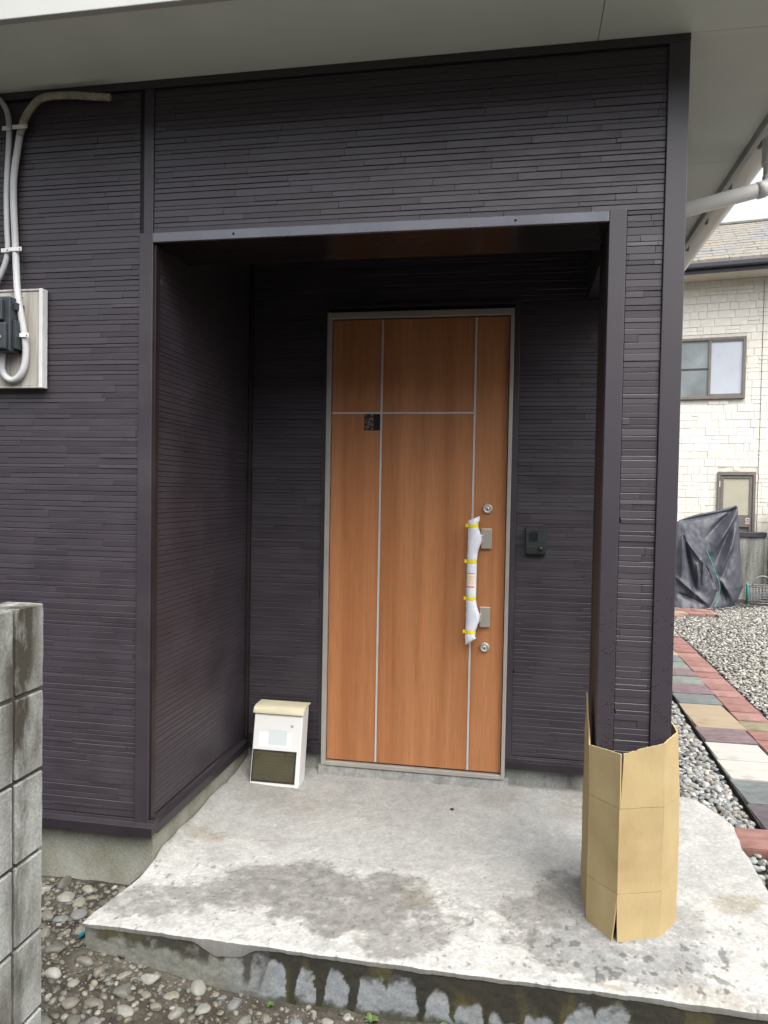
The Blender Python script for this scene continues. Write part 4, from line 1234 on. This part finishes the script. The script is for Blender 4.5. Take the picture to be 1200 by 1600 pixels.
# ---- foreground soil: grit (stuff) and single river stones
def gzn(P):
    out = []
    for x, y in P:
        out.append(ground_z(x, y) + .012 * fbm(x, y, 0, 5, 4) + .006 * fbm(x, y, 3, 22, 3))
    return np.array(out)
def on_soil(x, y): return ~((y > SY0 - .0) & (x > SX0 - .0)) & ~(y > -.0) & ~((x < -.68) & (y < -1.02))
def soil_scatter(x0, x1, y0, y1, step, seed, dens):
    rng = np.random.RandomState(seed)
    gx, gy = np.meshgrid(np.arange(x0, x1, step), np.arange(y0, y1, step))
    P = np.stack([gx.ravel(), gy.ravel()], -1) + rng.uniform(-.5, .5, (gx.size, 2)) * step
    k = on_soil(P[:, 0], P[:, 1]) & (rng.rand(len(P)) < dens(P[:, 0], P[:, 1]))
    P = P[k]
    return np.concatenate([P, gzn(P)[:, None]], 1)
dn = lambda x, y: np.clip(.25 + .9 * (vfbm(x * 4, y * 4, 44) - .35) + .35 * (x < -.75), 0, 1)
o = stones('soil_grit', soil_scatter(-1.8, 1.6, -1.0, .0, .0155, 21, dn), .0052, ICO1, PAL_SOIL, 22); tag(o, 'fine grit and small gravel on the soil before the step', 'grit')
o = stones('soil_gravel', soil_scatter(-1.8, 1.6, -1.0, .0, .027, 23, lambda x, y: dn(x, y) * 1.25 + .1), .0125, ICO2, PAL_SOIL * 1.1, 24); tag(o, 'small mixed gravel on the soil before the step', 'gravel')
rs = np.random.RandomState(31)
placed = []
def place_stone(x, y, a, pal, asp=None):
    a = a * .86
    placed.append((x, y, a))
    V0, F0 = ICO3
    V = V0.copy()
    for k in range(6):
        d = rs.normal(size=3); d /= np.linalg.norm(d)
        V = V * (1 + rs.uniform(-.2, .14) * np.clip(V0 @ d, 0, 1) ** 2)[:, None]
    for k in range(6):
        d = rs.normal(size=3); d /= np.linalg.norm(d)
        ov = np.clip(V @ d - rs.uniform(.55, .88), 0, 9)
        V = V - (ov * .85)[:, None] * d
    V = V * np.array([a * 1.08, a * rs.uniform(.6, .95), a * rs.uniform(.42, .7)])
    th = rs.uniform(0, 6.28); c, s = math.cos(th), math.sin(th)
    V = np.stack([V[:, 0] * c - V[:, 1] * s, V[:, 0] * s + V[:, 1] * c, V[:, 2]], -1)
    pi_ = rs.randint(0, len(pal))
    col = np.repeat((pal[pi_] * rs.uniform(.85, 1.2))[None], len(V), 0)
    gz = gzn([(x, y)])[0]
    o = np_mesh('river_stone', V, F0, m_pebble, col, True)
    o.location = (x, y, gz + a * .06)
    return o, col[0]
BIGPAL = .50 * np.array([(.26, .26, .22), (.29, .285, .235), (.22, .21, .165), (.31, .305, .265), (.21, .22, .21), (.24, .22, .175), (.22, .21, .19), (.34, .335, .30), (.17, .17, .145), (.24, .235, .19)])
fixed = [(-.715, -.425, .038), (-.555, -.405, .042), (-.41, -.44, .036), (-.84, -.36, .033), (-.95, -.43, .040), (-1.04, -.30, .034), (-.885, -.45, .03), (-.77, -.50, .045), (-.62, -.465, .03),
         (-.50, -.49, .034), (-.30, -.455, .026), (-.20, -.47, .034), (-.10, -.445, .022), (-.02, -.455, .020), (.06, -.445, .022), (.14, -.425, .024), (-.15, -.425, .018), (.30, -.43, .022), (.41, -.42, .03), (-.36, -.49, .03),
         (.22, -.45, .03), (.53, -.44, .026), (-1.12, -.20, .04), (-1.24, -.10, .05), (-1.30, -.02, .045), (-1.18, -.04, .036), (-1.06, -.12, .034), (-1.35, -.16, .04), (-1.22, -.24, .035), (-1.08, -.40, .04), (-1.16, -.34, .03), (-1.02, -.50, .038)]
for k in range(120):
    for tr in range(40):
        x = rs.uniform(-1.45, .9); y = rs.uniform(-.68, -.02)
        if x > SX0 - .03 and y > SY0 - .03: continue
        if x < -.66 and y < -.98: continue
        if rs.rand() > (.95 if x < -.7 else .4): continue
        a = rs.uniform(.014, .034) if x > -.7 else rs.uniform(.016, .042)
        if all((x - p[0]) ** 2 + (y - p[1]) ** 2 > ((a + p[2]) * .9) ** 2 for p in fixed):
            fixed.append((x, y, a)); break
for (x, y, a) in fixed:
    o, c = place_stone(x, y, a, BIGPAL)
    left = x < -.72
    warm = c[0] > c[2] * 1.45
    where = 'on the soil left of the concrete step' if left else 'on the soil along the front of the concrete step'
    kind_ = 'brownish' if warm else ('pale grey' if c.mean() > .133 else 'dark grey')
    tag(o, f'{kind_} rounded river stone lying {where}', 'stone', f'{kind_} river stones {"left of" if left else "in front of"} the step')

# weeds at the foot of the step
def weed(x, y, r, nl, seed, label):
    rg = random.Random(seed)
    z = ground_z(x, y) + .012 * fbm(x, y, 0, 5, 4) + .004
    e = empty('weed', (x, y, z), label, 'weed')
    for k in range(nl):
        a = k * 2.4 + rg.uniform(-.3, .3); ln = r * rg.uniform(.7, 1.1); up = rg.uniform(.35, .9)
        w = ln * .28
        vs, fs = [], []
        n = 6
        for i in range(n + 1):
            t = i / n
            ww = w * math.sin(math.pi * (t * .85 + .12)) * (1 if i < n else .1)
            rr = ln * t * math.cos(up * (1 - t * .4)); zz = ln * (t * math.sin(up) - .45 * t * t)
            for s in (-1, 0, 1):
                px = rr * math.cos(a) - s * ww * math.sin(a); py = rr * math.sin(a) + s * ww * math.cos(a)
                vs.append((x + px, y + py, z + zz + (0 if s else -.15 * ww) + .004))
        for i in range(n):
            for s in (0, 1):
                b = i * 3 + s
                fs.append((b, b + 1, b + 4, b + 3))
        MB().add(vs, fs).build('leaf', m_leafy, e, smooth=True)
weed(.275, -.405, .038, 13, 1, 'largest green weed rosette growing at the foot of the step')
weed(.03, -.398, .028, 10, 2, 'small green weed left of the larger one at the step')
weed(-.305, -.40, .016, 7, 3, 'tiny yellow-green weed at the foot of the step, leftmost')
bf = MB().tube([(-1.035, -.335, -.175), (-1.028, -.332, -.165), (-1.018, -.327, -.155), (-1.010, -.323, -.15)], [.003, .009, .008, .003], 8).build('plastic_scrap', simple('blue_plastic', (.02, .13, .18), .4, .4), None, smooth=True)
tag(bf, 'small blue plastic scrap beside the left corner of the step', 'litter')

# ================================================================== NEIGHBOUR HOUSE
NQ = Vector((3.742, 10.3, 0)); NA = R(10)
NU = Vector((math.cos(NA), -math.sin(NA), 0)); NN = Vector((math.sin(NA), math.cos(NA), 0))
def nw(s, off, z): 
    p = NQ + NU * s + NN * off
    return (p.x, p.y, z)
def nbox(mb, s0, s1, o0, o1, z0, z1):
    c = [nw(s, o, z) for z in (z0, z1) for (s, o) in ((s0, o0), (s1, o0), (s1, o1), (s0, o1))]
    return mb.add(c, [(0, 3, 2, 1), (4, 5, 6, 7), (0, 1, 5, 4), (1, 2, 6, 5), (2, 3, 7, 6), (3, 0, 4, 7)])
nh = empty('neighbour_house', (NQ.x, NQ.y, -.22), 'cream stone-clad neighbouring house with mossy roof behind the gravel yard', 'house')
m_nstone = simple('cream_stone', (.68, .65, .575), .8, .2, var=.10, scale=7, bscale=40, bstr=.3, bdist=.006)
m_njoint = simple('stone_joint', (.58, .55, .48), .9, .1)
m_nframe = simple('bronze_frame', (.15, .135, .12), .45, .4)
m_ngut = simple('dark_gutter', (.035, .035, .042), .4, .4)
m_nsof = simple('cream_soffit', (.60, .57, .48), .7, .2)
nwall = MB(); nbox(nwall, -4, 5, .004, 6, -.3, 5.02)
nwall = nwall.build('wall', m_njoint, nh)
rn = random.Random(12)
openings = [(-.93, .335, 3.045, 4.065), (-.035, .535, -.3, 1.86)]
tiles_in, tiles_out = [], []
z = -.25
while z < 4.98:
    s = -4 + rn.uniform(-.2, 0)
    while s < 5:
        w = rn.choice((.09, .13, .13, .17, .17, .21, .25, .25))
        split = rn.random() < .14
        hs = [(z, z + .127)] if not split else ([(z, z + .062), (z + .0635, z + .127)])
        for (a, b) in hs:
            s0, s1 = s, min(s + w, 5)
            ok = True
            parts = [(s0, s1)]
            for (q0, q1, y0, y1) in openings:
                if b > y0 and a < y1:
                    np_ = []
                    for (c0, c1_) in parts:
                        if c1_ <= q0 or c0 >= q1: np_.append((c0, c1_))
                        else:
                            if c0 < q0: np_.append((c0, q0))
                            if c1_ > q1: np_.append((q1, c1_))
                    parts = np_
            for (c0, c1_) in parts:
                if c1_ - c0 > .02:
                    (tiles_in if (-.72 < c0 and c1_ < .72 and b > .75) else tiles_out).append((c0, c1_, a, min(b, 5.0), rn.uniform(-.003, .004)))
        s += w
    z += .1285
def tile_geo(w, h, d):
    g = .0016; c = .004
    vs = [(g, .018, g), (w - g, .018, g), (w - g, .018, h - g), (g, .018, h - g), (g, -d + c, g), (w - g, -d + c, g), (w - g, -d + c, h - g), (g, -d + c, h - g),
          (g + c, -d, g + c), (w - g - c, -d, g + c), (w - g - c, -d, h - g - c), (g + c, -d, h - g - c)]
    fs = [(0, 1, 5, 4), (1, 2, 6, 5), (2, 3, 7, 6), (3, 0, 4, 7), (4, 5, 9, 8), (5, 6, 10, 9), (6, 7, 11, 10), (7, 4, 8, 11), (8, 9, 10, 11)]
    return vs, fs
tiles_in.sort(key=lambda t: -(t[1] - t[0]) * (t[3] - t[2]))
tiles_out += tiles_in[300:]; tiles_in = tiles_in[:300]
tc_ = {}
for (a, b, c, d, e) in tiles_in:
    key = (round(b - a, 3), round(d - c, 3))
    if key not in tc_:
        vs, fs = tile_geo(b - a, d - c, .004)
        m_ = MB().add([tuple(NU * u + NN * o_ + Vector((0, 0, v))) for (u, o_, v) in vs], fs)
        me = m_.mesh('stone_tile'); me.materials.append(m_nstone); tc_[key] = me
    o = bpy.data.objects.new('stone_tile', tc_[key]); coll().link(o); adopt(o, nwall)
    o.location = nw(a, -e, c)
mb = MB()
for (a, b, c, d, e) in tiles_out:
    vs, fs = tile_geo(b - a, d - c, .004 + e)
    mb.add([nw(a + u, o_, c + v) for (u, o_, v) in vs], fs)
o = mb.build('stone_tiles', m_nstone, nwall); o['kind'] = 'stuff'
# window
m_npane = simple('frosted_pane', (.42, .45, .49), .35, .4, var=.06, scale=3)
m_ndark = simple('dim_pane', (.20, .225, .225), .2, .5, var=.25, scale=2.5)
m_bar = simple('frame_bar', (.06, .06, .06), .4, .4)
win = nbox(MB(), -.925, .33, -.006, .02, 3.05, 4.06).build('window', m_bar, nh)
for (s0, s1, z0, z1) in ((-.925, .33, 4.015, 4.06), (-.925, .33, 3.05, 3.10), (-.925, -.885, 3.1001, 4.0149), (.285, .33, 3.1001, 4.0149)):
    nbox(MB(), s0, s1, -.05, -.0062, z0, z1).build('frame', m_nframe, win, .004)
nbox(MB(), -.225, -.185, -.045, -.0063, 3.1002, 4.0148).build('sash_stile', m_nframe, win, .004)
nbox(MB(), -.1848, .2848, -.042, -.0064, 3.1002, 3.135).build('sash_rail', m_nframe, win, .004)
nbox(MB(), -.1848, .2848, -.042, -.0064, 3.99, 4.0148).build('sash_rail', m_nframe, win, .004)
nbox(MB(), -.1846, .2846, -.022, -.0066, 3.1352, 3.9898).build('pane', m_npane, win)
nbox(MB(), -.8848, -.2252, -.015, -.0068, 3.1002, 3.545).build('pane', m_ndark, win)
nbox(MB(), -.8848, -.2252, -.015, -.0068, 3.565, 4.0148).build('pane', m_ndark, win)
nbox(MB(), -.8848, -.2252, -.028, -.0069, 3.5452, 3.5648).build('sash_bar', m_bar, win)
# back door
m_ndoorpane = simple('frosted_door_pane', (.38, .36, .28), .4, .3, var=.06, scale=4)
ndoor = nbox(MB(), -.032, .532, -.008, .02, -.28, 1.855).build('back_door', m_nframe, nh)
for (s0, s1, z0, z1) in ((-.032, .532, 1.795, 1.855), (-.032, .008, -.28, 1.7948), (.492, .532, -.28, 1.7948)):
    nbox(MB(), s0, s1, -.05, -.0082, z0, z1).build('frame', m_nframe, ndoor, .004)
for (s0, s1, z0, z1) in ((.012, .06, -.2, 1.785), (.445, .488, -.2, 1.785), (.0602, .4448, 1.745, 1.785), (.0602, .4448, .95, 1.15)):
    nbox(MB(), s0, s1, -.035, -.0083, z0, z1).build('door_rail', m_nframe, ndoor, .003)
nbox(MB(), .0602, .4448, -.02, -.0084, 1.1502, 1.7448).build('pane', m_ndoorpane, ndoor)
nbox(MB(), -.008, .006, -.056, -.0502, 1.60, 1.70).build('hinge_tag', m_white, ndoor)
nbox(MB(), .40, .455, -.038, -.0352, 1.045, 1.10).build('lock_sticker', m_white, ndoor)
nbox(MB(), .415, .445, -.041, -.0382, 1.06, 1.085).build('lock_cylinder', m_bar, ndoor)
nbox(MB(), .395, .46, -.038, -.0352, 1.0, 1.03).build('door_label', simple('pink_label', (.6, .35, .32), .5, .3), ndoor)
# wall joint, eave, gutter, roof
nbox(MB(), .566, .574, -.012, -.0062, -.2, 4.98).build('wall_joint', m_nframe, nh)
nbox(MB(), -4.4, 5.4, -.50, .0, 5.00, 5.03).build('soffit', m_nsof, nh)
nbox(MB(), -4.4, 5.4, -.53, -.5002, 4.985, 5.10).build('fascia', m_ngut, nh)
ngp = []
nroof_pts = []
g = MB()
nbox(g, -4.4, 5.4, -.62, -.5302, 5.05, 5.15)
g.build('gutter', m_ngut, nh, .02)
def roofmat():
    m, N, L, b = mat('mossy_shingles', .85, .2)
    a = N.new('ShaderNodeTexCoord').outputs['Object']
    t = noise_tex(N, L, a, 1.0, 6, .65, (1.6, 1.6, 6))
    r = ramp(N, L, t.outputs[0], [(.34, (.14, .145, .16)), (.54, (.175, .165, .14)), (.72, (.205, .175, .105))])
    t2 = noise_tex(N, L, a, 14, 4); r2 = ramp(N, L, t2.outputs[0], [(.3, .75), (.7, 1.25)])
    mx = nd(N, 'ShaderNodeMix', data_type='RGBA', blend_type='MULTIPLY'); mx.inputs[0].default_value = 1
    L.new(r.outputs[0], mx.inputs[6]); L.new(r2.outputs[0], mx.inputs[7]); L.new(mx.outputs[2], b.inputs['Base Color'])
    return m
m_nroof = roofmat()
nr = MB(); nrow = 14
rh = MB()
for k in range(nrow):
    o0 = -.60 + k * .225; o1 = o0 + .235
    z0 = 5.150 + k * .1125; z1 = z0 + .1085
    s0, s1 = -4.5, 5.5
    s = s0 - (k % 2) * .22
    while s < s1:
        w = .45
        dz = rn.uniform(0, .006)
        a_, b_ = max(s, s0) + .003, min(s + w, s1) - .003
        if b_ - a_ > .05:
            c = [nw(q, o_, z_ + dz) for (q, o_, z_) in ((a_, o0, z0), (b_, o0, z0), (b_, o1, z1), (a_, o1, z1))]
            c2 = [(p[0], p[1], p[2] + .034) for p in c]
            nr.add(c + c2, [(0, 3, 2, 1), (4, 5, 6, 7), (0, 1, 5, 4), (1, 2, 6, 5), (2, 3, 7, 6), (3, 0, 4, 7)])
        s += w
roofb = MB().add([nw(-4.5, -.58, 5.10), nw(5.5, -.58, 5.10), nw(5.5, 2.66, 6.74), nw(-4.5, 2.66, 6.74), nw(5.5, 6.5, 4.9), nw(-4.5, 6.5, 4.9)], [(0, 1, 2, 3), (3, 2, 4, 5), (0, 3, 5), (1, 4, 2)]).build('roof', m_nroof, nh)
o = nr.build('shingle_courses', m_nroof, roofb); o['kind'] = 'stuff'
nbox(MB(), -4.5, 5.5, 2.50, 2.72, 6.74, 6.79).build('ridge_cap', m_nroof, roofb, .01)

# low wall and block pier in front of the neighbour
lw = empty('low_wall', (4.2, 9.9, -.22), 'low stained concrete wall with dark coping behind the covered motorcycle', 'wall')
m_lw = stained_concrete('stained_low_wall', (.20, .20, .18), (.07, .068, .06), (.36, .37, .34), 3, .9, 30, (2.5, 2.5, .25))
MB().box(3.2, 4.345, 9.90, 10.02, -.3, .805).build('wall_body', m_lw, lw, .006)
MB().box(3.18, 4.36, 9.87, 10.05, .8052, .885).build('coping', m_ngut, lw, .006)
pr = empty('block_pier', (4.55, 9.8, -.22), 'pale concrete block pier at the far right edge', 'pier')
zz = -.3
kk = 0
while zz < 1.14:
    MB().box(4.40 - .012, 4.80, 9.72, 9.92, zz, zz + .192).build('block', m_block, pr, .006); zz += .2; kk += 1
MB().box(4.375, 4.82, 9.70, 9.94, zz + .0, zz + .05).build('coping', m_ngut, pr, .006)

# ================================================================== COVERED MOTORCYCLE
mc = empty('covered_motorcycle', (3.35, 9.2, -.21), 'motorcycle under a draped dark grey cover in the gravel yard', 'motorcycle')
def covermat():
    m, N, L, b = mat('grey_cover_fabric', .52, .4)
    tc = N.new('ShaderNodeTexCoord').outputs['Object']
    t = noise_tex(N, L, tc, 3, 5)
    r = ramp(N, L, t.outputs[0], [(.3, (.033, .036, .047)), (.7, (.045, .049, .062))])
    L.new(r.outputs[0], b.inputs['Base Color'])
    t2 = noise_tex(N, L, tc, 9, 4, .5, (1, 1, .5))
    bump(N, L, b, t2.outputs[0], .35, .02)
    return m
m_cover = covermat()
m_cover2 = covermat()
def pl_(P, t):
    """piecewise-linear lookup: P list of (t, value)"""
    for (a, va), (b, vb) in zip(P[:-1], P[1:]):
        if t <= b: return va + (vb - va) * (t - a) / (b - a)
    return P[-1][1]
def sheet_body(name, left, right, top, y0, bulge, folds, mtl, seed, foot=.10):
    """a draped sheet: outline by height fraction, belly towards the yard, crease lines (x,z)-(x,z) pushed in or out"""
    nu, nt = 110, 110
    vs, fs = [], []
    for side in (-1, 1):
        for j in range(nt + 1):
            t = j / nt
            for i in range(nu + 1):
                u = i / nu
                xl, xr = pl_(left, t), pl_(right, t)
                x = xl + (xr - xl) * u
                z = -.2 + (pl_(top, u) + .2) * t
                bel = bulge * max(0, 1 - (2 * u - 1) ** 4) ** .6 * (1 - t ** 1.6) ** .75
                y = y0 + side * bel
                if side < 0:
                    k = 0.0
                    for (x0, z0, x1, z1, w0, w1, amp) in folds:
                        dx, dz = x1 - x0, z1 - z0
                        L2 = dx * dx + dz * dz
                        q = ((x - x0) * dx + (z - z0) * dz) / L2
                        qc = max(0.0, min(1.0, q))
                        d = math.hypot(x - x0 - dx * qc, z - z0 - dz * qc)
                        w = w0 + (w1 - w0) * qc
                        k += amp * math.exp(-(d / w) ** 1.5) * math.sin(math.pi * min(1, max(0, qc * .86 + .1)))
                    edge = min(1, u / .05, (1 - u) / .05) * min(1, (1 - t) / .04)
                    y += (k + .012 * noise.noise(Vector((x * 7, z * 5, seed))) + .006 * noise.noise(Vector((x * 19, z * 13, seed)))) * edge
                    y -= foot * max(0, .16 - t) / .16 * math.sin(u * math.pi) * (1 + .6 * noise.noise(Vector((x * 9, seed, 0))))
                z += .012 * noise.noise(Vector((x * 6, seed, 1))) * (1 if t < .02 else 0)
                vs.append((x, y, max(z, -.199)))
    n1 = (nu + 1) * (nt + 1)
    for j in range(nt):
        for i in range(nu):
            a = j * (nu + 1) + i
            fs.append((a, a + 1, a + nu + 2, a + nu + 1)); b = n1 + a
            fs.append((b, b + nu + 1, b + nu + 2, b + 1))
    for j in range(nt):
        for i in (0, nu):
            a = j * (nu + 1) + i; fs.append((a, a + nu + 1, n1 + a + nu + 1, n1 + a))
    for i in range(nu):
        a = nt * (nu + 1) + i; fs.append((a, a + 1, n1 + a + 1, n1 + a))
    return MB().add(vs, fs).build(name, mtl, mc, smooth=True)
def K(px, py): return (3.737 + (px - 1163) * .00884, 1.305 - (py - 791) * .0097)      # outline sketch -> metres in the cover's own plane
def F_(a, b, w0, w1, amp): return (*K(*a), *K(*b), w0, w1, amp)
sheet_body('cover', [(0, 2.62), (.5, 2.66), (.85, 2.76), (1, 2.83)], [(0, 3.70), (.08, 3.78), (.2, 3.84), (.35, 3.815), (.75, 3.765), (1, 3.735)],
           [(0, 1.02), (.10, 1.08), (.35, 1.165), (.65, 1.225), (.88, 1.285), (.97, 1.315), (1, 1.29)], 9.22, .34,
           [F_((1163, 791), (1108, 842), .030, .05, .09), F_((1160, 800), (1112, 868), .03, .06, -.10), F_((1158, 812), (1122, 880), .025, .05, .08), F_((1156, 830), (1128, 900), .03, .05, -.08),
            F_((1150, 860), (1130, 905), .03, .04, .06), F_((1064, 818), (1160, 797), .018, .02, .05), F_((1126, 900), (1150, 935), .03, .05, -.06), F_((1128, 900), (1138, 940), .03, .04, .06), F_((1166, 850), (1166, 935), .02, .03, .05)],
           m_cover, 3.3)
sheet_body('cover_front', [(0, 2.60), (.5, 2.70), (.85, 2.80), (1, 2.86)], [(0, 3.30), (.10, 3.36), (.28, 3.40), (.5, 3.33), (.75, 3.20), (.92, 3.06), (1, 2.97)],
           [(0, .80), (.25, .895), (.5, .87), (1, .76)], 8.93, .22,
           [F_((1066, 833), (1063, 905), .022, .04, -.07), F_((1070, 838), (1088, 932), .020, .04, .12), F_((1076, 850), (1098, 880), .03, .03, -.05), F_((1098, 858), (1096, 912), .018, .025, -.06), F_((1088, 880), (1090, 912), .014, .02, -.05),
            F_((1104, 852), (1124, 905), .018, .03, -.05), F_((1102, 862), (1118, 925), .02, .04, .08), F_((1054, 900), (1112, 945), .03, .04, -.06), F_((1060, 925), (1100, 940), .02, .03, .05)],
           m_cover2, 8.1)
m_rope = simple('green_cord', (.05, .22, .14), .6, .2)
MB().tube(spline([(3.20, 8.78, .66), (3.27, 8.74, .48), (3.33, 8.72, .30), (3.385, 8.72, .14), (3.36, 8.70, -.06), (3.30, 8.64, -.17)], 8), .006, 8).build('tie_cord', m_rope, mc, smooth=True)
gs = []
gv, gf = [], []
for i in range(33):
    for j in range(9):
        u, v = i / 32, j / 8
        x = 2.6 + u * 2.6
        y0 = 8.60 + .07 * math.sin(x * 5) + .56 * max(0, x - 3.2) + .04 * noise.noise(Vector((x * 5, 1, 0)))
        gv.append((x, y0 + v * 1.35, -.192 + .012 * noise.noise(Vector((x * 4, v * 4, 2)))))
for i in range(32):
    for j in range(8):
        a = i * 9 + j; gf.append((a, a + 9, a + 10, a + 1))
sh = MB().add(gv, gf).build('ground_sheet', simple('black_weed_mat', (.035, .032, .034), .7, .25, var=.3), None, smooth=True)
tag(sh, 'dark sheet spread on the ground under the covered motorcycle', 'sheet')

# wire basket
wb = empty('wire_basket', (4.62, 9.58, -.19), 'grey wire basket with arched handle at the right photo edge', 'basket')
m_wire = simple('galvanised_wire', (.17, .175, .165), .5, .4, .3)
bx0, bx1, by0, by1, bz0, bz1 = 3.98, 4.52, 9.30, 9.58, -.17, .08
def wire(name, pts, r=.006): MB().tube(pts, r, 6).build(name, m_wire, wb, smooth=True)
for z in (bz0, bz1):
    wire('rim', [(bx0, by0, z), (bx1, by0, z), (bx1, by1, z), (bx0, by1, z), (bx0, by0, z)], .009)
for k in range(1, 6):
    z = bz0 + (bz1 - bz0) * k / 6
    wire('wire', [(bx0, by0, z), (bx1, by0, z), (bx1, by1, z), (bx0, by1, z), (bx0, by0, z)], .004)
for k in range(13):
    x = bx0 + (bx1 - bx0) * k / 12
    wire('wire', [(x, by0, bz1), (x, by0, bz0), (x, by1, bz0), (x, by1, bz1)], .004)
wire('handle', spline([(bx0 + .06, 9.44, bz1), (bx0 + .10, 9.44, bz1 + .10), (bx0 + .19, 9.44, bz1 + .15), (bx0 + .29, 9.44, bz1 + .12), (bx0 + .35, 9.44, bz1)], 6), .012)
wpk = MB().tube([(3.93, 9.3, -.17), (3.93, 9.3, .04), (3.93, 9.3, .10), (3.93, 9.3, .15)], [.022, .022, .015, .008], 10).build('teal_bottle', simple('teal_plastic', (.04, .19, .16), .35, .4), None, smooth=True)
tag(wpk, 'small teal plastic bottle standing between the cover and the wire basket', 'bottle')

chip_o = np_mesh('stone_chip', ICO2[0] * np.array([.010, .007, .006]) + np.array([.186, .735, -.052]), ICO2[1], m_pebble, np.full((len(ICO2[0]), 3), .03), True)
tag(chip_o, 'tiny dark stone chip lying alone on the porch slab before the door', 'stone')

# ================================================================== ADDED SHADE HOUSE (unseen, behind the camera; blocks low sky light from the porch)
oh = empty('added_shade_house', (.5, -10.5, -.25), 'added unseen grey house behind the viewpoint, shading the porch from low sky light', 'house')
m_oh = simple('grey_render', (.16, .155, .145), .85, .2, var=.12, scale=2)
MB().box(-9, 10, -16, -9.2, -.4, 5.3).build('wall', m_oh, oh)
MB().add([(-9.6, -16.6, 5.3), (10.6, -16.6, 5.3), (10.6, -8.6, 5.3), (-9.6, -8.6, 5.3), (-6.5, -12.6, 7.1), (7.5, -12.6, 7.1)],
         [(0, 1, 2, 3), (3, 2, 5, 4), (2, 1, 5), (1, 0, 4, 5), (0, 3, 4)]).build('roof', m_roof, oh)
for x in (-6.2, -2.4, 1.4, 5.2):
    for z in (.7, 3.3):
        w_ = MB().box(x, x + 1.65, -9.26, -9.19, z, z + 1.15).build('window', m_nframe, oh, .01)
        MB().box(x + .06, x + .80, -9.275, -9.262, z + .06, z + 1.09).build('pane', m_ndark, w_)
        MB().box(x + .85, x + 1.59, -9.275, -9.262, z + .06, z + 1.09).build('pane', m_ndark, w_)
